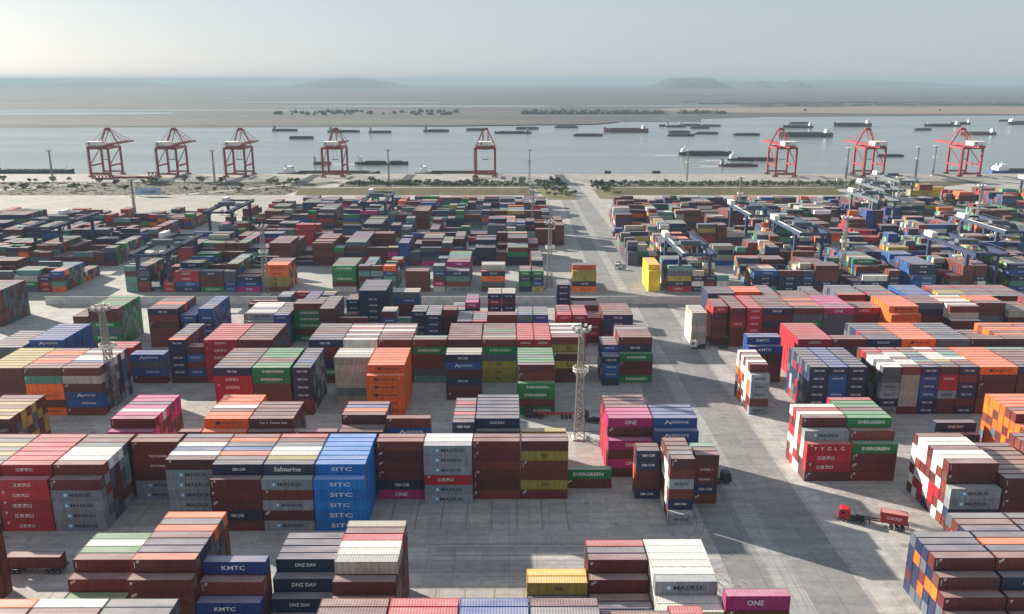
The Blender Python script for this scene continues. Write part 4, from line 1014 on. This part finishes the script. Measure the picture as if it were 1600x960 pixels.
lorry_box(82.3+math.cos(rz)*12.6,187+math.sin(rz)*12.6,1.5,rz,6.058,'R','short red container on the back of the red lorry')
lw.location=(74,324,0); lw.rotation_euler=(0,0,R(-2)); tag(lw,'white cab lorry with empty trailer by the slim red stacks','lorry','lorries in the yard')
lk.location=(5,252,0); lk.rotation_euler=(0,0,R(-1)); tag(lk,'dark lorry with empty red trailer below the green bay','lorry','lorries in the yard')
def more(src,x,y,a,lab):
    o=copy_tree(src); o.location=(x,y,0); o.rotation_euler=(0,0,R(a)); tag(o,lab,'lorry','lorries in the yard'); return o
l2.location=(22.8,249.5,0); l2.rotation_euler=(0,0,R(-20)); tag(l2,'dark lorry just right of the central light mast','lorry','lorries in the yard')
more(l2,60.3,206.4,182,'dark lorry partly hidden behind the teal roofed stack')
more(l2,-115,164.4,0,'dark lorry under a maroon container, lower left')
lorry_box(-105.5,164.4,1.5,0,12.192,'M','maroon container on the lorry at the lower left')
more(lw,62.5,470,80,'white lorry driving up the main road'); more(l2,74,575,85,'dark lorry far up the main road')

# ---------------------------------------------------------------- ships and barges
def make_ship(L,Bm,D,hull,deck,house,load,sup=M_SUPER):
    r=empty('cargo_ship' if house else 'barge',(0,0,0))
    m=MB(); st=12; secs=[]
    for i in range(st+1):
        t=i/st; x=(t-.5)*L
        wf=min(1,(1-t)/.12+.12 if t>.88 else 1, t/.06*.4+.6 if t<.06 else 1); sheer=.9*max(0,(t-.85)/.15)**2*D*.5
        hw=Bm/2*wf; secs.append([(x,-hw*.85,-1.2),(x,-hw,D+sheer),(x,hw,D+sheer),(x,hw*.85,-1.2)])
    for s in secs: m.v+=s
    for i in range(st):
        a=4*i
        for j in range(3): m.f.append((a+j,a+4+j,a+5+j,a+1+j)[::-1]); m.m.append(1 if j==1 else 0)
    m.f.append((0,1,2,3)); m.m.append(0); n=4*st; m.f.append((n+3,n+2,n+1,n)); m.m.append(0)
    part(r,'hull',m,[hull,deck])
    hx=-L*.5+L*.05
    a0=-L*.5+(L*.2 if house else L*.06); a1=L*.5-L*.12
    m=MB(); m.box(a0,-Bm*.38,D,a1,-Bm*.38+.3,D+1.3); m.box(a0,Bm*.38-.3,D,a1,Bm*.38,D+1.3); m.box(a0,-Bm*.38+.3,D,a0+.3,Bm*.38-.3,D+1.3); m.box(a1-.3,-Bm*.38+.3,D,a1,Bm*.38-.3,D+1.3)
    part(r,'hatch_coaming',m,deck)
    if load:
        m=MB(); k=10; Lh=(a1-a0-1)/k
        rr=random.Random(int(L*7))
        for i in range(k):
            x0=a0+.5+i*Lh; z0=D+1+rr.uniform(.2,1.3)*load
            m.v+=[(x0,-Bm*.34,D+.2),(x0+Lh,-Bm*.34,D+.2),(x0+Lh,Bm*.34,D+.2),(x0,Bm*.34,D+.2),(x0+Lh/2,0,z0)]; q=len(m.v)-5
            for f in ((0,1,4),(1,2,4),(2,3,4),(3,0,4)): m.f.append(tuple(q+i_ for i_ in f)); m.m.append(0)
        part(r,'cargo',m,M_CARGO)
    if house:
        m=MB(); hl=L*.09
        m.box(hx,-Bm*.4,D,hx+hl,Bm*.4,D+2.6); m.box(hx+.6,-Bm*.34,D+2.6,hx+hl-.4,Bm*.34,D+5.0); m.box(hx+hl*.35,-Bm*.3,D+5,hx+hl-.3,Bm*.3,D+7.2)
        h=part(r,'deckhouse',m,sup)
        m=MB(); m.box(hx+hl-.32,-Bm*.27,D+5.7,hx+hl-.22,Bm*.27,D+6.7); m.build('bridge_window',M_GLASS,h)
        m=MB(); m.bar((hx+hl*.25,0,D+5),(hx+hl*.25,0,D+8.2),.9,0,None,8); m.build('funnel',M_HBLUE,h)
        m=MB(); m.bar((hx+hl*.6,0,D+7.2),(hx+hl*.6,0,D+11),.12); m.bar((L*.42,0,D),(L*.42,0,D+7),.14); part(r,'mast',m,sup)
    m=MB()
    for y in (-Bm*.3,Bm*.3): m.box(L*.5-L*.1,y-.3,D+.02,L*.5-L*.1+1,y+.3,D+.9)
    part(r,'bollard',m,M_BLACK)
    return r
def pxw(px,py,z=-4):
    a=(px-800)/FPX;b_=-(py-480)/FPX
    cp,sp=math.cos(PITCH),math.sin(PITCH);cyw,syw=math.cos(YAW),math.sin(YAW)
    d=Vector((syw*cp+a*cyw+b_*syw*sp,cyw*cp-a*syw+b_*cyw*sp,-sp+b_*cp)); t=(z-CAM_H)/d.z
    return d.x*t,d.y*t
SHIPS = [(-499,1892,57,'h',0,1,'dark barge upper left of the third crane'),
(-402,1642,47,'h',0,0,'flat low barge below the first dark barge'),
(-359,1845,70,'g',1,1,'green decked barge behind the fourth crane top'),
(-277,1822,49,'h',0,1,'small dark barge right of the fourth crane'),
(-160,1868,56,'h',1,1,'dark barge midway between fourth and central cranes'),
(-76,1915,42,'h',0,0,'thin barge touching the central crane top'),
(8,1799,79,'g',0,1,'dark green ship right of the central crane top'),
(42,1966,53,'h',0,0,'thin barge beyond the dark green ship'),
(136,2018,56,'h',1,0,'dark barge at the far shore, centre right'),
(160,1716,60,'h',0,0,'low flat barge before the maroon hulled ship'),
(254,1843,97,'r',0,2,'maroon hulled ship with white house, centre right'),
(374,2074,17,'h',0,0,'tiny barge left of the barge cluster'),
(402,2045,49,'h',1,1,'first barge in the crowded anchored cluster'),
(447,2103,55,'r',1,1,'second barge in the crowded anchored cluster'),
(447,1990,45,'h',1,0,'front barge in the crowded anchored cluster'),
(492,2073,48,'h',1,0,'last barge in the crowded anchored cluster'),
(365,1820,47,'h',0,0,'rear one of two barges below the cluster'),
(348,1715,57,'h',1,0,'front one of two barges below the cluster'),
(414,1776,48,'h',1,0,'loaded barge right of the two barges'),
(486,1734,55,'h',1,0,'lone low loaded barge left of the sixth crane'),
(686,2016,71,'h',0,2,'ship with white house above the big dark ship'),
(752,2194,58,'h',0,0,'dark barge alongside the white housed ship'),
(593,1694,106,'h',0,2,'big dark ship behind the sixth crane top'),
(838,2072,91,'h',0,2,'dark ship above the seventh crane'),
(933,1912,40,'h',0,0,'short dark barge left of the rightmost crane'),
(1057,2071,88,'g',0,2,'ship with white house above the rightmost crane'),
(1149,2161,49,'h',0,2,'smaller white housed ship beside it, far right'),
(971,1753,73,'r',0,2,'dark red ship behind the rightmost crane top'),
(1355,2329,28,'h',0,0,'tiny barge near the upper right edge'),
(1322,2161,108,'h',0,2,'ship with large white house cut by right edge'),
(295,1271,78,'h',1,2,'long ship with grey house sailing below the barges'),
(344,1188,71,'h',1,2,'long loaded ship passing behind the sixth crane'),
(302,1107,52,'r',0,1,'low empty ship nearest the right quay'),
(566,1249,41,'h',0,0,'low barge behind the seventh crane legs'),
(-172,1135,72,'g',1,2,'long dark ship sailing right of the fourth crane'),
(-252,1135,24,'h',1,1,'small boat seen between the fourth crane legs'),
(-572,1003,105,'h',1,1,'large dark ship moored at the left edge'),
(-212,990,119,'r',0,2,'long low ship moored at the fourth crane'),
(-63,990,95,'r',0,2,'long low ship moored left of the central crane'),
(642,1013,120,'r',0,2,'blue sterned ship with white house at right quay'),
(119,1015,9,'h',0,1,'small dark boat by the quay, centre'),
(178,1015,11,'h',0,1,'small white boat by the quay, centre right'),
]
HM=dict(h=M_HULL,g=M_HULL,r=M_HRED)
for k,(x,y,L,c,ld,hs,lab) in enumerate(SHIPS):
    big=L>90
    hull=M_HBLUE if 'blue stern' in lab else HM[c]
    s=make_ship(L,min(22,max(7,L*.16)),((3.6 if big else 2.4) if hs==2 else 1.7)*(2.2 if y>1250 else 1.3)+(3.2 if 'left edge' in lab else 0),hull,M_GREEND if c=='g' else M_DECK,hs>0 and L>18,ld,M_SUPER if hs==2 else M_GREYP)
    s.location=(x,y,-4); s.rotation_euler=(0,0,(math.pi if k in (6,10,20,22,23,25,26,27) else 0)+R(random.uniform(-2,2) if y>1000 else 0))
    tag(s,lab,'ship' if s.name.startswith('cargo') else 'barge','ships and barges on the river')

m,nt,b=newmat('wake_foam'); b.inputs['Base Color'].default_value=(.42,.48,.49,1); b.inputs['Roughness'].default_value=.7
for k,(x,y,L,c,ld,hs,lab) in enumerate(SHIPS):
    if 'sailing' in lab or 'passing' in lab or 'nearest the right' in lab:
        for sgn in (-1,1):
            sheet('ship_wake',[(x-L*.45,y+sgn*4),(x-L*.45,y+sgn*7),(x-L*1.25,y+sgn*22),(x-L*1.25,y+sgn*20.5)],-3.98,m)
        sheet('ship_wake',[(x-L*.5,y-2.5),(x-L*.5,y+2.5),(x-L*.95,y+4),(x-L*.95,y-4)],-3.97,m)
# ---------------------------------------------------------------- grassy embankments with a pale path on top
def embank(name,x0,x1,y0,hc,lab):
    r=empty(name,((x0+x1)/2,y0,0)); tag(r,lab,'embankment')
    L=(x1-x0)/2; P=[(0,0),(20,hc),(25,hc),(42,0)]
    m=MB(); n=30; rr=random.Random(int(x1))
    rows=[[( -L+2*L*i/n + 0, y+rr.uniform(-.6,.6), z+(rr.uniform(-.12,.12) if z else 0)) for i in range(n+1)] for y,z in P]
    for j in range(3):
        for i in range(n): m.quad(rows[j][i],rows[j][i+1],rows[j+1][i+1],rows[j+1][i],1 if j==1 else 0)
    for e in (0,n): m.v+=[rows[j][e] for j in range(4)]; k=len(m.v)-4; m.f.append((k,k+1,k+2,k+3) if e else (k+3,k+2,k+1,k)); m.m.append(0)
    part(r,'grass_slope',m,[M_GRASS,M_LIGHT])
embank('grass_embankment',-204,20,792,4.6,'long olive grass embankment left of the main road, by the river')
embank('grass_embankment',100,318,792,4.6,'long olive grass embankment right of the main road, by the river')
sheet('scrub_ground',[(-900,792),(-214,792),(-208,830),(-180,903),(-900,903)],.01,M_SCRUB)
sheet('scrub_ground',[(-176,838),(58,838),(58,903),(-176,903)],.01,M_SCRUB)
sheet('scrub_ground',[(96,838),(420,838),(520,903),(86,903)],.01,M_SCRUB)
sheet('grass_verge',[(36,760),(64,760),(58,836),(26,836)],.012,M_GRASS)
sheet('grass_verge',[(84,768),(110,760),(99,836),(84,836)],.012,M_GRASS)
sheet('grass_verge',[(430,640),(446,640),(352,800),(322,800)],.012,M_GRASS)
sheet('ramp_road',[(-330,786.5),(-318,786.5),(-190,905),(-206,905)],.016,M_LIGHT)
sheet('ramp_road',[(-560,786.5),(-545,786.5),(-430,905),(-448,905)],.016,M_LIGHT)
# ---------------------------------------------------------------- trees
def leafmat(name,a,b_):
    m,nt,b=newmat(name); p=position(nt); oi=N(nt,'ShaderNodeObjectInfo')
    f=noise(nt,p,.5,3,.6); c=mix(nt,s2l(a),s2l(b_),ramp(nt,f,[(.35,0),(.65,1)]))
    h=N(nt,'ShaderNodeHueSaturation'); mr=N(nt,'ShaderNodeMapRange'); mr.inputs[3].default_value=.7; mr.inputs[4].default_value=1.35
    nt.links.new(oi.outputs['Random'],mr.inputs[0]); nt.links.new(mr.outputs[0],h.inputs['Value']); nt.links.new(c,h.inputs['Color'])
    nt.links.new(h.outputs[0],b.inputs['Base Color']); b.inputs['Roughness'].default_value=.8; return m
M_BARK=simple('bark',(84,70,56),.9)
LEAF=[leafmat('leaves_fresh_green',(98,112,52),(70,88,40)),leafmat('leaves_dark_green',(58,72,44),(44,56,36)),leafmat('twigs_brown',(92,86,66),(74,80,52))]
def make_tree(h,wd,leaf,seed,name):
    r=random.Random(seed); root=empty(name,(0,0,0))
    m=MB(); m.bar((0,0,0),(r.uniform(-.2,.2),r.uniform(-.2,.2),h*.5),h*.035,0,h*.02,6)
    lim=[]
    for k in range(6):
        a=r.uniform(0,6.28); e=(math.cos(a)*wd*.32,math.sin(a)*wd*.32,h*r.uniform(.5,.85)); m.bar((0,0,h*r.uniform(.25,.45)),e,h*.014,0,h*.005,4); lim.append(e)
    part(root,'trunk',m,M_BARK)
    m=MB()
    for k in range(260):
        e=r.choice(lim+[(0,0,h*.75)]); u=Vector((r.gauss(0,1),r.gauss(0,1),r.gauss(0,.8))); u.normalize(); rad=r.random()**.5
        c=Vector(e)+Vector((u.x*wd*.26,u.y*wd*.26,u.z*h*.17))*rad
        a=Vector((r.gauss(0,1),r.gauss(0,1),r.gauss(0,1))).normalized(); b_=a.cross(Vector((r.gauss(0,1),r.gauss(0,1),r.gauss(0,1)))).normalized(); s=wd*r.uniform(.05,.1)
        m.quad(tuple(c-a*s),tuple(c+b_*s),tuple(c+a*s),tuple(c-b_*s*.8))
    part(root,'crown',m,leaf); return root
TR=[make_tree(7,6.5,LEAF[0],1,'broadleaf_tree'),make_tree(6,6,LEAF[1],2,'broadleaf_tree'),make_tree(7.5,5,LEAF[2],3,'bare_tree'),make_tree(5,6,LEAF[0],4,'broadleaf_tree')]
TLAB=['bushy fresh green tree in the planted belt before the river','dark green tree in the planted belt before the river','brown nearly bare tree in the planted belt before the river','low spreading green tree in the planted belt before the river']
TGR=['fresh green trees before the river','dark trees before the river','bare trees before the river','low green trees before the river']
rt=random.Random(5); spots=[]
for k in range(70): spots.append((rt.uniform(-620,-225),rt.uniform(806,898)))
for k in range(46): spots.append((-170+k*4.9+rt.uniform(-1,1),rt.uniform(846,862)))
for k in range(22): spots.append((rt.uniform(-170,55),rt.uniform(870,898)))
for k in range(14): spots.append((rt.uniform(36,62),rt.uniform(765,850)))
for k in range(16): spots.append((rt.uniform(84,106),rt.uniform(775,860)))
for k in range(40): spots.append((100+k*7+rt.uniform(-2,2),rt.uniform(850,866)))
for k in range(44):
    t=k/44; spots.append((338+(438-338)*t+rt.uniform(-3,3),800-(160)*t+rt.uniform(-5,5)))
firstt=set()
for x,y in spots:
    if any(abs(x-mx)<4 and abs(y-my)<4 for mx,my,_,_ in MASTS): x+=6
    k=rt.choice((0,0,1,2,3) if x>-200 else (0,1,2,2,2,3,1))
    if k not in firstt: o=TR[k]; firstt.add(k)
    else: o=copy_tree(TR[k])
    s=rt.uniform(.7,1.25); o.location=(x,y,0); o.scale=(s,s,s*rt.uniform(.8,1.1)); o.rotation_euler=(0,0,rt.uniform(0,6.28))
    tag(o,TLAB[k],'tree',TGR[k])
# low shrubs nobody could count, and far woods
def clumps(name,n,xr,yr,z,size,mat,lab,cat,seed,dens=None,ex=1.0,ez=1.0):
    r=random.Random(seed); m=MB()
    for k in range(n):
        x=r.uniform(*xr); y=r.uniform(*yr); s=size*r.uniform(.5,1.4)
        if dens and not dens(x,y): continue
        zz=z
        base=[(x+math.cos(a)*s*ex*r.uniform(.7,1.2),y+math.sin(a)*s*r.uniform(.7,1.2),zz) for a in (0,1.26,2.5,3.77,5.0)]
        mid=[((bx-x)*.8+x,(by-y)*.8+y,zz+s*ez*r.uniform(.5,.9)) for bx,by,_ in base]; top=(x+r.uniform(-.2,.2)*s,y,zz+s*ez*r.uniform(.9,1.3))
        q=len(m.v); m.v+=base+mid+[top]
        for i in range(5):
            j=(i+1)%5; m.f.append((q+i,q+j,q+5+j,q+5+i)); m.m.append(0); m.f.append((q+5+i,q+5+j,q+10)); m.m.append(0)
    o=m.build(name,mat); tag(o,lab,cat,kind='stuff'); return o
clumps('shrubs',800,(-640,-214),(796,900),0,.8,LEAF[2],'low brown and green scrub growing over the ground beside the quay','scrub',1,None,2.2,.6)
clumps('shrubs',700,(-170,420),(866,902),0,1.5,LEAF[1],'dark low scrub in a strip between embankments and quay','scrub',2,lambda x,y: not 60<x<86)
wm=veg('far_wood_leaves',(42,54,40),(56,66,46),.02)
clumps('far_wood',260,(40,520),(2760,2880),-2.2,9,wm,'dark belt of trees on the far river bank','wood',3)
clumps('far_wood',80,(-760,-180),(2700,3000),-2.2,8,wm,'scattered dark trees on the far bank, left','wood',4)
clumps('far_wood',60,(560,720),(2800,2860),-2.2,8,wm,'short row of trees on the far bank','wood',5)
clumps('far_wood',700,(900,4200),(3650,4300),-2.2,7,wm,'dark woods beyond the tan field on the right','wood',8,lambda x,y: math.sin(x*.003+y*.02)>-.2,5,.5)
for k,(x,y,s) in enumerate(((640,2770,9),(1016,2930,10),(1490,2950,9),(1850,2900,8))):
    o=copy_tree(TR[1]); o.location=(x,y,-2.2); o.scale=(s/4,s/4,s/5); tag(o,'lone dark tree on the tan far bank, number %s along the shore from the left'%('first','second','third','fourth')[k],'tree','lone trees on the far bank')
# ---------------------------------------------------------------- billboard and small quay vehicles
bb=empty('billboard',(-340,786,0),0); tag(bb,'wide pale blue billboard with dark writing beside the scrub','billboard')
m=MB(); m.box(-12,-.15,1.5,12,.15,8.2); part(bb,'panel',m,simple('billboard_blue',(150,178,205),.6,var=.15))
for x in (-9,0,9): m=MB(); m.bar((x,.4,0),(x,.4,8),.18); part(bb,'post',m,M_STEEL)
tm=text_mesh('江苏港口集团',2.4,15,simple('billboard_letters',(44,74,110),.6)); ob('lettering',tm,bb,loc=(0,-.17,4.2))
def make_van(mat):
    r=empty('van',(0,0,0)); m=MB(); m.box(-3.2,-1.1,.5,1.6,1.1,3.1); m.box(1.62,-1.05,.5,3.2,1.05,2.3); b_=part(r,'body',m,mat)
    m=MB(); m.box(3.2,-.9,1.4,3.23,.9,2.1); m.build('windscreen',M_GLASS,b_)
    for x in (-2.1,2.1):
        for y in (-1.05,1.05): m=MB(); m.bar((x,y-.12,.45),(x,y+.12,.45),.45,0,None,10); part(r,'wheel',m,M_RUBBER)
    return r
vn=make_van(M_LWHITE)
VS=[(-378,902,'left'),(-371,902.5,'second'),(-364,902,'third'),(10,872,'l'),(17,873,'m'),(26,872,'n'),(33,872.5,'o'),(358,905,'p')]
VL=['white van on the quay, first of three left of the third crane','white van on the quay, middle of three left of the third crane','white van on the quay, last of three left of the third crane',
 'white van behind the embankment, first of four by the road','white van behind the embankment, second of four by the road','white van behind the embankment, third of four by the road','white van behind the embankment, last of four by the road','white van on the quay left of the seventh crane']
for k,(x,y,_) in enumerate(VS):
    o=vn if k==0 else copy_tree(vn); o.location=(x,y,0); tag(o,VL[k],'van','white vans near the quay')
# crane attachments lying near the first two cranes
def redframe(x,y,L,H,lab):
    r=empty('steel_frame',(x,y,0)); tag(r,lab,'steel frame','red steel frames on the quay')
    m=MB(); m.box(-L/2,-1,0,L/2,1,1.2); part(r,'base_beam',m,M_RED)
    m=MB()
    for k in range(int(L/4)):
        xx=-L/2+k*4; m.bar((xx,0,1.2),(xx+2,0,H),.35); m.bar((xx+2,0,H),(xx+4,0,1.2),.35)
    m.box(-L/2,-.6,H-.3,L/2,.6,H+.5); part(r,'truss',m,M_RED)
redframe(-452,930,22,6.5,'red steel truss lying beneath the leftmost crane'); redframe(-392,925,14,7.5,'stubby red steel truss beside the second crane'); redframe(-420,935,46,1.6,'long thin red rail beam between the first two cranes')
# ---------------------------------------------------------------- haze
M_HAZE=bpy.data.materials.new('haze_air'); M_HAZE.use_nodes=True; nt=M_HAZE.node_tree; nt.nodes.clear()
pv=nt.nodes.new('ShaderNodeVolumePrincipled'); pv.inputs['Density'].default_value=0.0001; pv.inputs['Color'].default_value=(.28,.375,.455,1); pv.inputs['Anisotropy'].default_value=0.03
out_=nt.nodes.new('ShaderNodeOutputMaterial'); nt.links.new(pv.outputs[0],out_.inputs['Volume'])
me=bpy.data.meshes.new('haze'); m=MB(); m.box(-70000,-1200,-126,70000,43500,140); hz=m.build('haze',M_HAZE); tag(hz,kind='stuff')
print('objects',len(COL.objects))
